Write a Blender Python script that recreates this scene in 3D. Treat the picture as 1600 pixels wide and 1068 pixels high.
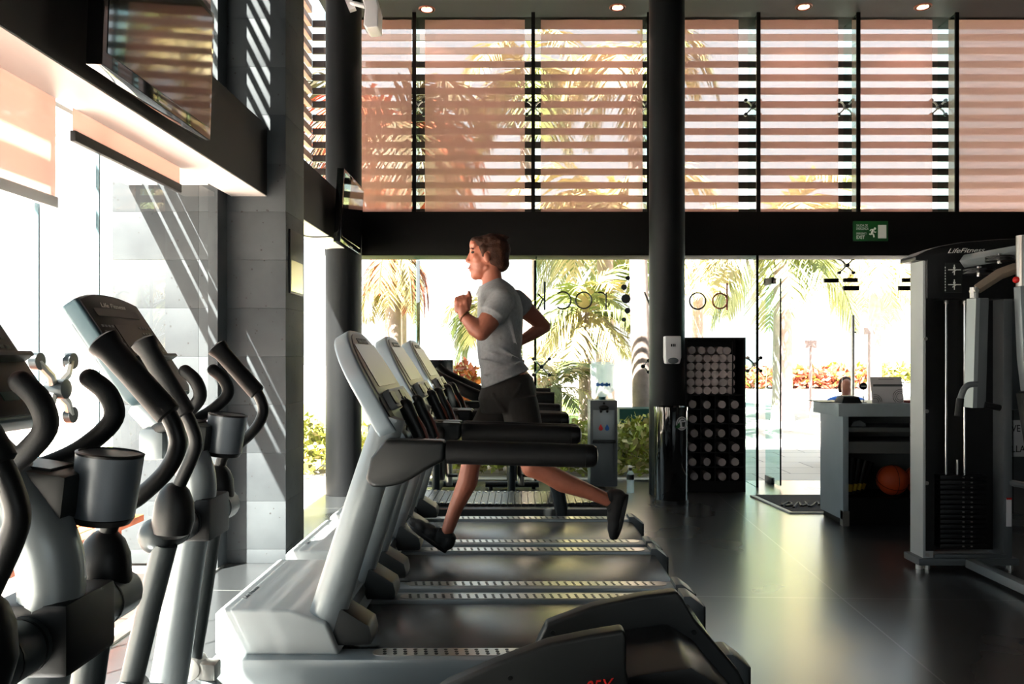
import bpy, bmesh, math, random
from mathutils import Vector, Matrix
for o in list(bpy.data.objects): bpy.data.objects.remove(o)
SC = bpy.context.scene
COL = SC.collection
PI = math.pi
# ------------------------------------------------------------------ camera, world, sun, exposure
F, CX, CY, CH = 1210.0, 812.0, 558.0, 1.33      # focal length in pixels, vanishing point, eye height
cam = bpy.data.cameras.new('camera'); cam.sensor_width = 36; cam.lens = F/1600*36
cam.shift_x = -(CX-800)/1600; cam.shift_y = (CY-534)/1600; cam.clip_end = 500
co = bpy.data.objects.new('camera', cam); COL.objects.link(co)
co.location = (0, 0, CH); co.rotation_euler = (PI/2, 0, 0); SC.camera = co
SC.view_settings.view_transform = 'Standard'; SC.view_settings.look = 'None'
SC.view_settings.gamma = 1; SC.view_settings.use_curve_mapping = False
SC.view_settings.exposure = 0.95
W = bpy.data.worlds.new('sky'); SC.world = W; W.use_nodes = True
nt = W.node_tree; bg = nt.nodes['Background']
tc = nt.nodes.new('ShaderNodeTexCoord'); sx = nt.nodes.new('ShaderNodeSeparateXYZ'); rp = nt.nodes.new('ShaderNodeValToRGB')
nt.links.new(tc.outputs['Generated'], sx.inputs[0]); nt.links.new(sx.outputs['Z'], rp.inputs[0]); nt.links.new(rp.outputs[0], bg.inputs[0])
rp.color_ramp.elements[0].color = (0.96, 0.97, 0.97, 1); rp.color_ramp.elements[0].position = 0.0
rp.color_ramp.elements[1].color = (0.74, 0.90, 1.0, 1); rp.color_ramp.elements[1].position = 0.5
bg.inputs[1].default_value = 1.15
SUN_A = 1.2
sl = bpy.data.lights.new('sun', 'SUN'); sl.energy = 38.0; sl.angle = 0.008; sl.color = (1, 0.94, 0.86)
so = bpy.data.objects.new('sun', sl); COL.objects.link(so)
so.rotation_euler = Vector((1, SUN_A, -2.0)).to_track_quat('-Z', 'Y').to_euler(); so.location = (-8, -4, 14)
C = SC
# ------------------------------------------------------------------ helpers
def P(x, y, d): return Vector(((x-CX)*d/F, d, CH-(y-CY)*d/F))
def lin(c):
    return tuple((v/12.92 if v <= .04045 else ((v+.055)/1.055)**2.4) for v in c[:3]) + (1,)
def mat(name, col, rough=.5, metal=0., var=0., vscale=8., bump=0., bscale=60., spec=.5, emit=0., coat=0., trans=0.):
    m = bpy.data.materials.new(name); m.use_nodes = True; n = m.node_tree.nodes; L = m.node_tree.links
    b = n['Principled BSDF']; c = lin(col)
    b.inputs['Base Color'].default_value = c; b.inputs['Roughness'].default_value = rough; b.inputs['Metallic'].default_value = metal
    b.inputs['Specular IOR Level'].default_value = spec; b.inputs['Coat Weight'].default_value = coat
    b.inputs['Transmission Weight'].default_value = trans
    t = n.new('ShaderNodeTexCoord')
    if var > 0:
        no = n.new('ShaderNodeTexNoise'); no.inputs['Scale'].default_value = vscale; no.inputs['Detail'].default_value = 5
        r = n.new('ShaderNodeValToRGB')
        r.color_ramp.elements[0].position = .3; r.color_ramp.elements[1].position = .7
        r.color_ramp.elements[0].color = tuple(v*(1-var) for v in c[:3])+(1,)
        r.color_ramp.elements[1].color = tuple(min(1, v*(1+var)) for v in c[:3])+(1,)
        L.new(t.outputs['Object'], no.inputs['Vector']); L.new(no.outputs['Fac'], r.inputs[0]); L.new(r.outputs[0], b.inputs['Base Color'])
    if bump > 0:
        no2 = n.new('ShaderNodeTexNoise'); no2.inputs['Scale'].default_value = bscale; no2.inputs['Detail'].default_value = 3
        bp = n.new('ShaderNodeBump'); bp.inputs['Strength'].default_value = bump; bp.inputs['Distance'].default_value = .004
        L.new(t.outputs['Object'], no2.inputs['Vector']); L.new(no2.outputs['Fac'], bp.inputs['Height']); L.new(bp.outputs[0], b.inputs['Normal'])
    if emit > 0:
        b.inputs['Emission Color'].default_value = c; b.inputs['Emission Strength'].default_value = emit
    return m
def mat_glass(name, tint=(1, 1, 1), refl=.06):
    m = bpy.data.materials.new(name); m.use_nodes = True; n = m.node_tree.nodes; L = m.node_tree.links
    n.remove(n['Principled BSDF']); out = n['Material Output']
    t = n.new('ShaderNodeBsdfTransparent'); t.inputs[0].default_value = tint+(1,)
    g = n.new('ShaderNodeBsdfGlossy'); g.inputs['Roughness'].default_value = .0
    f = n.new('ShaderNodeFresnel'); f.inputs[0].default_value = 1.35
    ge = n.new('ShaderNodeNewGeometry'); iv = n.new('ShaderNodeMath'); iv.operation = 'SUBTRACT'; iv.inputs[0].default_value = 1; L.new(ge.outputs['Backfacing'], iv.inputs[1])
    mu = n.new('ShaderNodeMath'); mu.operation = 'MULTIPLY'; L.new(f.outputs[0], mu.inputs[0]); L.new(iv.outputs[0], mu.inputs[1])
    mx = n.new('ShaderNodeMixShader'); L.new(mu.outputs[0], mx.inputs[0]); L.new(t.outputs[0], mx.inputs[1]); L.new(g.outputs[0], mx.inputs[2])
    L.new(mx.outputs[0], out.inputs[0]); return m
def mat_fabric(name, col, clear=.45, weave=900.):
    m = bpy.data.materials.new(name); m.use_nodes = True; n = m.node_tree.nodes; L = m.node_tree.links
    n.remove(n['Principled BSDF']); out = n['Material Output']
    t = n.new('ShaderNodeBsdfTransparent'); t.inputs[0].default_value = (1, .97, .97, 1)
    d = n.new('ShaderNodeBsdfDiffuse'); d.inputs[0].default_value = lin(col)
    s = n.new('ShaderNodeBsdfTranslucent'); s.inputs[0].default_value = lin(col)
    m1 = n.new('ShaderNodeMixShader'); m1.inputs[0].default_value = .6; L.new(d.outputs[0], m1.inputs[1]); L.new(s.outputs[0], m1.inputs[2])
    m2 = n.new('ShaderNodeMixShader'); L.new(m1.outputs[0], m2.inputs[1]); L.new(t.outputs[0], m2.inputs[2])
    tc = n.new('ShaderNodeTexCoord'); no = n.new('ShaderNodeTexNoise'); no.inputs['Scale'].default_value = 2.5
    mp = n.new('ShaderNodeMapping'); mp.inputs['Scale'].default_value = (1, 1, 9)
    r = n.new('ShaderNodeMapRange'); r.inputs['To Min'].default_value = clear-.05; r.inputs['To Max'].default_value = clear+.05
    L.new(tc.outputs['Object'], mp.inputs[0]); L.new(mp.outputs[0], no.inputs['Vector']); L.new(no.outputs['Fac'], r.inputs[0]); L.new(r.outputs[0], m2.inputs[0])
    L.new(m2.outputs[0], out.inputs[0]); return m
def wloc(o):
    v = Vector((0, 0, 0))
    while o is not None: v = v + o.location; o = o.parent
    return v
def catmull(pts, k=6):
    pts = [Vector(p) for p in pts]
    if len(pts) < 3: return pts
    out = []; n = len(pts)
    for i in range(n-1):
        p0 = pts[max(i-1, 0)]; p1 = pts[i]; p2 = pts[i+1]; p3 = pts[min(i+2, n-1)]
        for j in range(k):
            t = j/k
            out.append(.5*((2*p1)+(p2-p0)*t+(2*p0-5*p1+4*p2-p3)*t*t+(3*p1-p0-3*p2+p3)*t**3))
    out.append(pts[-1]); return out
def lerp_list(r, n):
    m = len(r)
    if m == 1: return [r[0]]*n
    out = []
    for i in range(n):
        f = i/(n-1)*(m-1); a = min(int(f), m-2); out.append(r[a]+(r[a+1]-r[a])*(f-a))
    return out
class MB:
    def __init__(s): s.bm = bmesh.new(); s.mi = 0
    def raw(s, vs, fs):
        vv = [s.bm.verts.new(v) for v in vs]
        for f in fs:
            try: fa = s.bm.faces.new([vv[i] for i in f]); fa.material_index = s.mi
            except ValueError: pass
        return vv
    def bb(s, x0, x1, y0, y1, z0, z1):
        s.raw([(x0, y0, z0), (x1, y0, z0), (x1, y1, z0), (x0, y1, z0), (x0, y0, z1), (x1, y0, z1), (x1, y1, z1), (x0, y1, z1)],
              [(0, 3, 2, 1), (4, 5, 6, 7), (0, 1, 5, 4), (1, 2, 6, 5), (2, 3, 7, 6), (3, 0, 4, 7)]); return s
    def ob(s, c, ax, ay, az):          # oriented box: centre and three half-axis vectors
        c = Vector(c); ax = Vector(ax); ay = Vector(ay); az = Vector(az)
        vs = [c+i*ax+j*ay+k*az for k in (-1, 1) for (i, j) in ((-1, -1), (1, -1), (1, 1), (-1, 1))]
        s.raw(vs, [(0, 3, 2, 1), (4, 5, 6, 7), (0, 1, 5, 4), (1, 2, 6, 5), (2, 3, 7, 6), (3, 0, 4, 7)]); return s
    def ext(s, pts, vec):              # polygon of 3D points extruded along vec
        pts = [Vector(p) for p in pts]; v = Vector(vec); n = len(pts)
        s.raw(pts+[p+v for p in pts], [tuple(range(n-1, -1, -1)), tuple(range(n, 2*n))]+[(i, (i+1) % n, n+(i+1) % n, n+i) for i in range(n)]); return s
    def prism(s, pts, y0, y1):         # XZ polygon from y0 to y1
        return s.ext([(p[0], y0, p[1]) for p in pts], (0, y1-y0, 0))
    def loft(s, rings, cap=True):
        n = len(rings[0]); vs = [v for r in rings for v in r]; fs = []
        for i in range(len(rings)-1):
            for j in range(n):
                fs.append((i*n+j, i*n+(j+1) % n, (i+1)*n+(j+1) % n, (i+1)*n+j))
        if cap: fs.append(tuple(range(n-1, -1, -1))); fs.append(tuple(range((len(rings)-1)*n, len(rings)*n)))
        s.raw(vs, fs); return s
    def tube(s, pts, r, seg=12, k=0, sq=1., ref=None, cap=True):   # r scalar or list; sq flattens along the reference axis
        if k: pts = catmull(pts, k)
        pts = [Vector(p) for p in pts]; n = len(pts)
        rr = lerp_list(r, n) if isinstance(r, (list, tuple)) else [r]*n
        rings = []; u = None
        for i, p in enumerate(pts):
            t = (pts[min(i+1, n-1)]-pts[max(i-1, 0)]).normalized()
            if u is None:
                u = Vector(ref) if ref else (Vector((0, 1, 0)) if abs(t.y) < .9 else Vector((1, 0, 0)))
            u = (u-t*u.dot(t)).normalized(); w = t.cross(u)
            rings.append([p+(u*math.cos(2*PI*j/seg)*sq+w*math.sin(2*PI*j/seg))*rr[i] for j in range(seg)])
        s.loft(rings, cap); return s
    def cyl(s, p0, p1, r0, r1=None, seg=20): return s.tube([p0, p1], [r0, r0 if r1 is None else r1], seg)
    def ell(s, c, r, rot=None, seg=16):
        c = Vector(c); r = r if isinstance(r, (list, tuple)) else (r, r, r); vs = []; fs = []; m = max(6, seg//2)
        for i in range(1, m):
            th = PI*i/m
            for j in range(seg):
                ph = 2*PI*j/seg; v = Vector((r[0]*math.sin(th)*math.cos(ph), r[1]*math.sin(th)*math.sin(ph), r[2]*math.cos(th)))
                vs.append(v)
        vs += [Vector((0, 0, r[2])), Vector((0, 0, -r[2]))]
        for i in range(m-2):
            for j in range(seg): fs.append((i*seg+j, (i+1)*seg+j, (i+1)*seg+(j+1) % seg, i*seg+(j+1) % seg))
        a = len(vs)-2
        for j in range(seg): fs.append((a, j, (j+1) % seg)); fs.append((a+1, (m-2)*seg+(j+1) % seg, (m-2)*seg+j))
        if rot is not None: vs = [rot @ v for v in vs]
        s.raw([c+v for v in vs], fs); return s
    def lathe(s, prof, c=(0, 0, 0), seg=24, cap=True):   # (radius, height) about a vertical axis
        c = Vector(c); rings = [[c+Vector((r*math.cos(2*PI*j/seg), r*math.sin(2*PI*j/seg), z)) for j in range(seg)] for r, z in prof]
        return s.loft(rings, cap)
    def cap(s, p0, r0, p1, r1, seg=16):        # cone between two balls
        p0 = Vector(p0); p1 = Vector(p1); s.ell(p0, r0, seg=seg); s.ell(p1, r1, seg=seg); s.tube([p0, p1], [r0, r1], seg); return s
    def finish(s, bevel=0, segs=2, ang=35):
        bmesh.ops.recalc_face_normals(s.bm, faces=s.bm.faces)
        if bevel:
            e = [x for x in s.bm.edges if len(x.link_faces) == 2 and x.calc_face_angle(0) > math.radians(ang)]
            bmesh.ops.bevel(s.bm, geom=e, offset=bevel, segments=segs, profile=.6, affect='EDGES', clamp_overlap=True)
            bmesh.ops.recalc_face_normals(s.bm, faces=s.bm.faces)
    def build(s, name, mats, parent=None, loc=None, bevel=0, segs=2, smooth=40):
        s.finish(bevel, segs)
        off = wloc(parent) if parent is not None else Vector(loc or (0, 0, 0))
        if off.length > 0: bmesh.ops.translate(s.bm, verts=s.bm.verts, vec=-off)
        me = bpy.data.meshes.new(name); s.bm.to_mesh(me); s.bm.free()
        return put(name, me, mats, parent, loc, smooth)
def put(name, me, mats, parent=None, loc=None, smooth=40):
    for m in (mats if isinstance(mats, (list, tuple)) else [mats]): me.materials.append(m)
    if smooth:
        me.shade_smooth(); me.set_sharp_from_angle(angle=math.radians(smooth))
    o = bpy.data.objects.new(name, me); COL.objects.link(o)
    if parent is not None: o.parent = parent
    elif loc: o.location = loc
    return o
def remeshed(mb, name, mats, parent, voxel=.007, it=6, fac=.5, loc=None):
    mb.finish(); me = bpy.data.meshes.new('tmp'); mb.bm.to_mesh(me); mb.bm.free()
    o = bpy.data.objects.new('tmp', me); COL.objects.link(o)
    r = o.modifiers.new('r', 'REMESH'); r.mode = 'VOXEL'; r.voxel_size = voxel
    if it: sm = o.modifiers.new('s', 'SMOOTH'); sm.factor = fac; sm.iterations = it
    dg = bpy.context.evaluated_depsgraph_get(); dg.update()
    nm = bpy.data.meshes.new_from_object(o.evaluated_get(dg)); bpy.data.objects.remove(o); bpy.data.meshes.remove(me)
    nm.name = name; nm.materials.clear()
    off = wloc(parent) if parent is not None else Vector(loc or (0, 0, 0))
    nm.transform(Matrix.Translation(-off)); nm.shade_smooth()
    for m in (mats if isinstance(mats, (list, tuple)) else [mats]): nm.materials.append(m)
    n = bpy.data.objects.new(name, nm); COL.objects.link(n)
    if parent is not None: n.parent = parent
    elif loc: n.location = loc
    return n
def lettering(txt, name, m, parent, origin, right, up, size, shear=0., width=None, ext=.0015, bold=0.):
    cu = bpy.data.curves.new('t', 'FONT'); cu.body = txt; cu.size = 1; cu.shear = shear; cu.extrude = .001; cu.offset = bold
    o = bpy.data.objects.new('t', cu); COL.objects.link(o)
    dg = bpy.context.evaluated_depsgraph_get(); dg.update()
    me = bpy.data.meshes.new_from_object(o.evaluated_get(dg)); bpy.data.objects.remove(o); bpy.data.curves.remove(cu)
    r = Vector(right).normalized(); u = Vector(up).normalized(); n = r.cross(u)
    w = max(v.co.x for v in me.vertices); h = size/.72
    sxx = (width/w if width else h)
    org = Vector(origin)-wloc(parent) if parent else Vector(origin)
    for v in me.vertices:
        c = v.co.copy(); v.co = org+r*(c.x*sxx)+u*(c.y*h)+n*(ext if c.z > 0 else 0)
    me.name = name; return put(name, me, m, parent, None, 0)
def thing(name, label, cat, loc=(0, 0, 0), group=None):
    o = bpy.data.objects.new(name, None); COL.objects.link(o); o.location = loc; o.empty_display_size = .1
    return tag(o, label, cat, group)
def tag(o, label, cat, group=None, kind=None):
    o['label'] = label; o['category'] = cat
    if group: o['group'] = group
    if kind: o['kind'] = kind
    return o
def struct(mb, name, m, bevel=0, smooth=40, parent=None):
    o = mb.build(name, m, parent, bevel=bevel, smooth=smooth)
    if parent is None: o['kind'] = 'structure'
    return o
def dup(root, loc, label=None, group=None, rz=None):
    r = root.copy(); COL.objects.link(r); r.location = loc
    if rz is not None: r.rotation_euler.z = rz
    if label: r['label'] = label
    if group: r['group'] = group
    for ch in list(root.children):
        c = ch.copy(); COL.objects.link(c); c.parent = r
        for g in list(ch.children):
            d = g.copy(); COL.objects.link(d); d.parent = c
    return r
# ------------------------------------------------------------------ materials
M = {}
M['silver'] = mat('silver_paint', (.55, .58, .59), .32, .35, var=.04, vscale=3)
M['pale'] = mat('pale_plastic', (.69, .71, .71), .42, var=.04, vscale=4)
M['steel'] = mat('brushed_steel', (.72, .71, .69), .28, .9, var=.05, vscale=20)
M['chrome'] = mat('chrome', (.85, .85, .84), .12, 1)
M['dark'] = mat('dark_plastic', (.085, .095, .093), .42, var=.08, vscale=6)
M['black'] = mat('black_plastic', (.045, .045, .047), .4, spec=.35, var=.08, vscale=6)
M['rubber'] = mat('black_rubber', (.045, .047, .05), .55, spec=.3, bump=.06, bscale=400)
M['grey'] = mat('mid_grey_plastic', (.34, .36, .37), .4, var=.05, vscale=5)
M['gunmetal'] = mat('gunmetal_paint', (.17, .19, .20), .3, .4, var=.06)
M['belt'] = mat('running_belt', (.19, .185, .185), .27, var=.12, vscale=14, bump=.04, bscale=500)
M['gloss'] = mat('black_gloss', (.03, .03, .032), .08, coat=.5)
M['cup'] = mat('cup_grey', (.40, .43, .46), .36, .15)
M['tubegrey'] = mat('tube_grey', (.25, .27, .275), .33, .35)
M['bluegrey'] = mat('blue_grey_plastic', (.29, .38, .41), .4)
M['consoleside'] = mat('console_silver', (.52, .57, .60), .34, .3)
M['screen'] = mat('dark_screen', (.045, .045, .06), .06, spec=.8, coat=.6)
M['white'] = mat('white_plastic', (.86, .85, .86), .35, var=.02)
M['paper'] = mat('paper', (.86, .85, .86), .8, var=.02)
M['letter'] = mat('white_lettering', (.90, .90, .88), .5)
M['ink'] = mat('dark_ink', (.12, .12, .13), .6)
M['orange'] = mat('orange_sensor', (.40, .17, .09), .3, .2)
M['red'] = mat('red_paint', (.78, .10, .08), .4)
M['green'] = mat('sign_green', (.03, .33, .12), .4, var=.03)
M['glass'] = mat_glass('window_glass', (.97, .99, .985))
M['fin'] = mat_glass('glass_fin', (.78, .93, .91))
M['shade'] = mat_fabric('roller_shade_fabric', (.75, .555, .515), .36)
M['shade2'] = mat_fabric('dense_shade_fabric', (.70, .545, .51), .10)
M['wood'] = mat('bench_wood', (.72, .36, .18), .5, var=.25, vscale=12)
M['frame'] = mat('dark_beam_paint', (.05, .045, .042), .7, spec=.12, var=.12, vscale=2, bump=.08)
M['col'] = mat('column_paint', (.052, .058, .064), .5, spec=.22, var=.10, vscale=2, bump=.05)
M['soffit'] = mat('beam_plaster', (.17, .15, .14), .7, spec=.2, var=.06, vscale=2)
M['soffit2'] = mat('soffit_panel_bounce', (.80, .77, .75), .5)  # white panel; its paleness puts floor bounce light into the colour
M['ceil'] = mat('ceiling_paint', (.20, .22, .23), .7, var=.05, vscale=2)
M['wall'] = mat('wall_plaster', (.26, .28, .29), .65, var=.08, vscale=1.5)
M['shade3'] = mat_fabric('blackout_shade_fabric', (.22, .19, .18), .0)
M['shade4'] = mat_fabric('side_shade_fabric', (.62, .47, .42), .02)
M['canopy'] = mat('pale_canopy', (.82, .81, .79), .6)
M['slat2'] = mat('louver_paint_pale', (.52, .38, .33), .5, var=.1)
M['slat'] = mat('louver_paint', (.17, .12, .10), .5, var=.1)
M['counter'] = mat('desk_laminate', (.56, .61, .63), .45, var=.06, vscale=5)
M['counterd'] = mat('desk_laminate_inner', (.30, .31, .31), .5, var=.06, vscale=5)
M['mat'] = mat('door_mat', (.20, .20, .215), .95, var=.25, vscale=120, bump=.5, bscale=400)
M['ball'] = mat('basketball_rubber', (.72, .27, .08), .5, bump=.4, bscale=500)
M['towel'] = mat('terry_towel', (.88, .82, .80), .95, var=.06, vscale=40, bump=.6, bscale=300)
M['cab'] = mat('dark_wood_cabinet', (.085, .06, .056), .55, spec=.25, var=.15, vscale=6)
def clear_plastic():
    m = mat_glass('clear_plastic', (.90, .96, 1.0)); n = m.node_tree.nodes; L = m.node_tree.links; o = n['Material Output']; a = o.inputs[0].links[0].from_socket
    d = n.new('ShaderNodeBsdfTranslucent'); d.inputs[0].default_value = (.75, .88, .95, 1); x = n.new('ShaderNodeMixShader'); x.inputs[0].default_value = .3
    L.new(a, x.inputs[1]); L.new(d.outputs[0], x.inputs[2]); L.new(x.outputs[0], o.inputs[0]); return m
M['bottle'] = clear_plastic()
M['blue'] = mat('blue_print', (.08, .35, .66), .4)
M['teal'] = mat('teal_paint', (.03, .25, .23), .5, var=.15, vscale=6)
M['skin'] = mat('skin', (.62, .37, .285), .48, var=.08, vscale=25, bump=.05, bscale=400)
M['shirt'] = mat('grey_tshirt_knit', (.56, .565, .57), .85, var=.12, vscale=60, bump=.25, bscale=350)
M['shorts'] = mat('dark_shorts_cloth', (.165, .15, .135), .85, var=.12, vscale=30, bump=.25, bscale=300)
M['hair'] = mat('brown_hair', (.20, .105, .06), .75, spec=.25, var=.4, vscale=45, bump=.6, bscale=140)
M['shoe'] = mat('black_shoe_knit', (.05, .05, .055), .7, bump=.4, bscale=400)
M['lip'] = mat('lips', (.66, .36, .31), .45)
M['eye'] = mat('eye', (.12, .08, .06), .2)
M['cloth_blue'] = mat('blue_shirt', (.22, .45, .82), .8)
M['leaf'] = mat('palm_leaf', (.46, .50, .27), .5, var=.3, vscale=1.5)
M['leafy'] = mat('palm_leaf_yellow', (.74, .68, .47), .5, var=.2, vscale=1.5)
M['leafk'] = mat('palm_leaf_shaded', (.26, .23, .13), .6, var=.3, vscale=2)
M['leafd'] = mat('palm_leaf_dry', (.62, .30, .18), .7, var=.35, vscale=2)
M['trunk'] = mat('palm_trunk', (.60, .53, .50), .9, var=.2, vscale=9, bump=.6, bscale=20)
M['hedge'] = mat('hedge_leaf', (.60, .62, .26), .5, var=.5, vscale=6)
M['lawn'] = mat('lawn_grass', (.50, .58, .28), .9, var=.3, vscale=6, bump=.5, bscale=80)
M['redleaf'] = mat('red_leaf', (.66, .36, .28), .6, var=.3, vscale=5)
M['bark'] = mat('pole_metal', (.45, .40, .40), .5)
def concrete():
    m = mat('pitted_concrete', (.33, .345, .35), .75); n = m.node_tree.nodes; L = m.node_tree.links; b = n['Principled BSDF']
    t = n.new('ShaderNodeTexCoord'); no = n.new('ShaderNodeTexNoise'); no.inputs['Scale'].default_value = 2.5; no.inputs['Detail'].default_value = 8
    vo = n.new('ShaderNodeTexVoronoi'); vo.inputs['Scale'].default_value = 26
    n3 = n.new('ShaderNodeTexNoise'); n3.inputs['Scale'].default_value = 16; n3.inputs['Detail'].default_value = 4
    for q in (no, vo, n3): L.new(t.outputs['Object'], q.inputs['Vector'])
    r = n.new('ShaderNodeValToRGB'); r.color_ramp.elements[0].position = .35; r.color_ramp.elements[1].position = .7
    r.color_ramp.elements[0].color = lin((.165, .185, .20)); r.color_ramp.elements[1].color = lin((.245, .265, .275)); L.new(no.outputs['Fac'], r.inputs[0])
    # pits: voronoi cells close to their centre, thinned by noise
    lt = n.new('ShaderNodeMath'); lt.operation = 'LESS_THAN'; lt.inputs[1].default_value = .16; L.new(vo.outputs['Distance'], lt.inputs[0])
    gt = n.new('ShaderNodeMath'); gt.operation = 'GREATER_THAN'; gt.inputs[1].default_value = .53; L.new(n3.outputs['Fac'], gt.inputs[0])
    mu = n.new('ShaderNodeMath'); mu.operation = 'MULTIPLY'; L.new(lt.outputs[0], mu.inputs[0]); L.new(gt.outputs[0], mu.inputs[1])
    mx = n.new('ShaderNodeMix'); mx.data_type = 'RGBA'; mx.inputs['B'].default_value = lin((.12, .12, .12)); L.new(mu.outputs[0], mx.inputs['Factor']); L.new(r.outputs[0], mx.inputs['A'])
    L.new(mx.outputs['Result'], b.inputs['Base Color'])
    bp = n.new('ShaderNodeBump'); bp.inputs['Strength'].default_value = .5; bp.inputs['Distance'].default_value = .006; bp.invert = True
    L.new(mu.outputs[0], bp.inputs['Height']); L.new(bp.outputs[0], b.inputs['Normal'])
    return m
M['concrete'] = concrete()
def floor_mat():
    m = mat('polished_floor', (.17, .18, .185), .2, spec=1.0, coat=1.0)
    m.node_tree.nodes['Principled BSDF'].inputs['Coat Roughness'].default_value = .24; m.node_tree.nodes['Principled BSDF'].inputs['Coat IOR'].default_value = 1.75; n = m.node_tree.nodes; L = m.node_tree.links; b = n['Principled BSDF']
    t = n.new('ShaderNodeTexCoord'); mp = n.new('ShaderNodeMapping'); mp.inputs['Rotation'].default_value = (0, 0, math.radians(2.4))
    L.new(t.outputs['Object'], mp.inputs[0])
    br = n.new('ShaderNodeTexBrick'); br.offset = 0; br.inputs['Scale'].default_value = 1; br.inputs['Mortar Size'].default_value = .0045
    br.inputs['Brick Width'].default_value = 2.4; br.inputs['Row Height'].default_value = 2.4; br.inputs['Mortar Smooth'].default_value = .1
    mp.inputs['Location'].default_value = (.80, .45, 0)
    br.inputs['Color1'].default_value = lin((.170, .178, .182)); br.inputs['Color2'].default_value = lin((.155, .165, .17)); br.inputs['Mortar'].default_value = lin((.42, .43, .42))
    L.new(mp.outputs[0], br.inputs['Vector'])
    no = n.new('ShaderNodeTexNoise'); no.inputs['Scale'].default_value = 1.1; no.inputs['Detail'].default_value = 3
    L.new(t.outputs['Object'], no.inputs['Vector'])
    mr = n.new('ShaderNodeMapRange'); mr.inputs['From Min'].default_value = .3; mr.inputs['From Max'].default_value = .7
    mr.inputs['To Min'].default_value = .27; mr.inputs['To Max'].default_value = .29; L.new(no.outputs['Fac'], mr.inputs[0]); L.new(mr.outputs[0], b.inputs['Roughness'])
    mx = n.new('ShaderNodeMix'); mx.data_type = 'RGBA'; mx.blend_type = 'MULTIPLY'; mx.inputs['Factor'].default_value = .6
    r = n.new('ShaderNodeValToRGB'); r.color_ramp.elements[0].color = (.85, .85, .85, 1); r.color_ramp.elements[1].color = (1.15, 1.15, 1.15, 1); L.new(no.outputs['Fac'], r.inputs[0])
    L.new(br.outputs['Color'], mx.inputs['A']); L.new(r.outputs[0], mx.inputs['B']); L.new(mx.outputs['Result'], b.inputs['Base Color'])
    return m
M['floor'] = floor_mat()
def paving():
    m = mat('pale_paving', (.80, .76, .72), .8); n = m.node_tree.nodes; L = m.node_tree.links; b = n['Principled BSDF']
    t = n.new('ShaderNodeTexCoord'); br = n.new('ShaderNodeTexBrick'); br.inputs['Scale'].default_value = 1; br.inputs['Brick Width'].default_value = .9; br.inputs['Row Height'].default_value = .5
    br.inputs['Mortar Size'].default_value = .008
    br.inputs['Color1'].default_value = lin((.84, .80, .76)); br.inputs['Color2'].default_value = lin((.80, .76, .72)); br.inputs['Mortar'].default_value = lin((.55, .5, .47))
    L.new(t.outputs['Object'], br.inputs['Vector']); L.new(br.outputs['Color'], b.inputs['Base Color']); return m
M['paving'] = paving()
# ------------------------------------------------------------------ the room shell
WX = -1.90; YG = 8.35; HB0, HB1, HC = 2.375, 2.825, 4.885
def W(px, d=YG): return (px-CX)*d/F
struct(MB().bb(WX, 6.5, -4, YG+.02, -.12, 0), 'floor', M['floor'])
struct(MB().bb(-2.0, 6.6, -4.1, 8.12, HC, HC+.15), 'ceiling', M['ceil'])
struct(MB().bb(6.5, 6.62, -4, 8.5, 0, HC), 'wall_right', M['wall'])
struct(MB().bb(-2.0, 6.62, -4.14, -4, 0, 1.0).bb(-2.0, 6.62, -4.14, -4, 2.2, HC).bb(-2.0, .6, -4.14, -4, 1.0, 2.2).bb(4.6, 6.62, -4.14, -4, 1.0, 2.2), 'wall_rear', M['wall'])  # unseen rear window opening, added to let in front fill light
struct(MB().bb(-2.0, WX, -4, -1.2, 0, HC).bb(-2.0, WX, -1.2, 1.6, HB1, HC), 'wall_left', M['wall'])
b = MB()
for i in range(17):
    h0 = .09+(i-1)*.3115; h1 = h0+.3115
    h0 = max(h0, 0); h1 = min(h1, HC)
    if h1 <= h0: continue
    b.bb(-2.63, -2.073, 5.0, 5.42, h0, h1); b.bb(-2.073, -1.51, 5.0, 5.42, h0, h1)
struct(b, 'pillar', M['concrete'], bevel=.0035)
# dark beams that carry the upper glazing
struct(MB().bb(-1.86, -1.63, -1.2, 4.998, HB0, HB1).bb(-1.86, -1.63, 5.422, 7.95, HB0, HB1), 'beam_side', M['soffit'], bevel=.004)
struct(MB().bb(-1.862, -1.634, -1.2, 4.998, HB0-.006, HB0+.001).bb(-1.862, -1.634, 5.422, 7.95, HB0-.006, HB0+.001), 'beam_underside', M['soffit2'])  # thin pale sheet carrying the painted bounce light under the beam
struct(MB().bb(-2.0, 6.5, 7.95, 8.30, HB0, HB1), 'beam_front', M['frame'], bevel=.004)
struct(MB().bb(W(1436), 6.5, 8.28, 8.42, 0, HB0), 'wall_front', M['wall'])
for nm, px in (('column', 537), ('column', 1042)):
    X = W(px, 7.55); struct(MB().lathe([(.172, 0), (.172, HC-.03), (.19, HC-.03), (.19, HC)], (X, 7.55, 0), 40), nm, M['col'])
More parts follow.
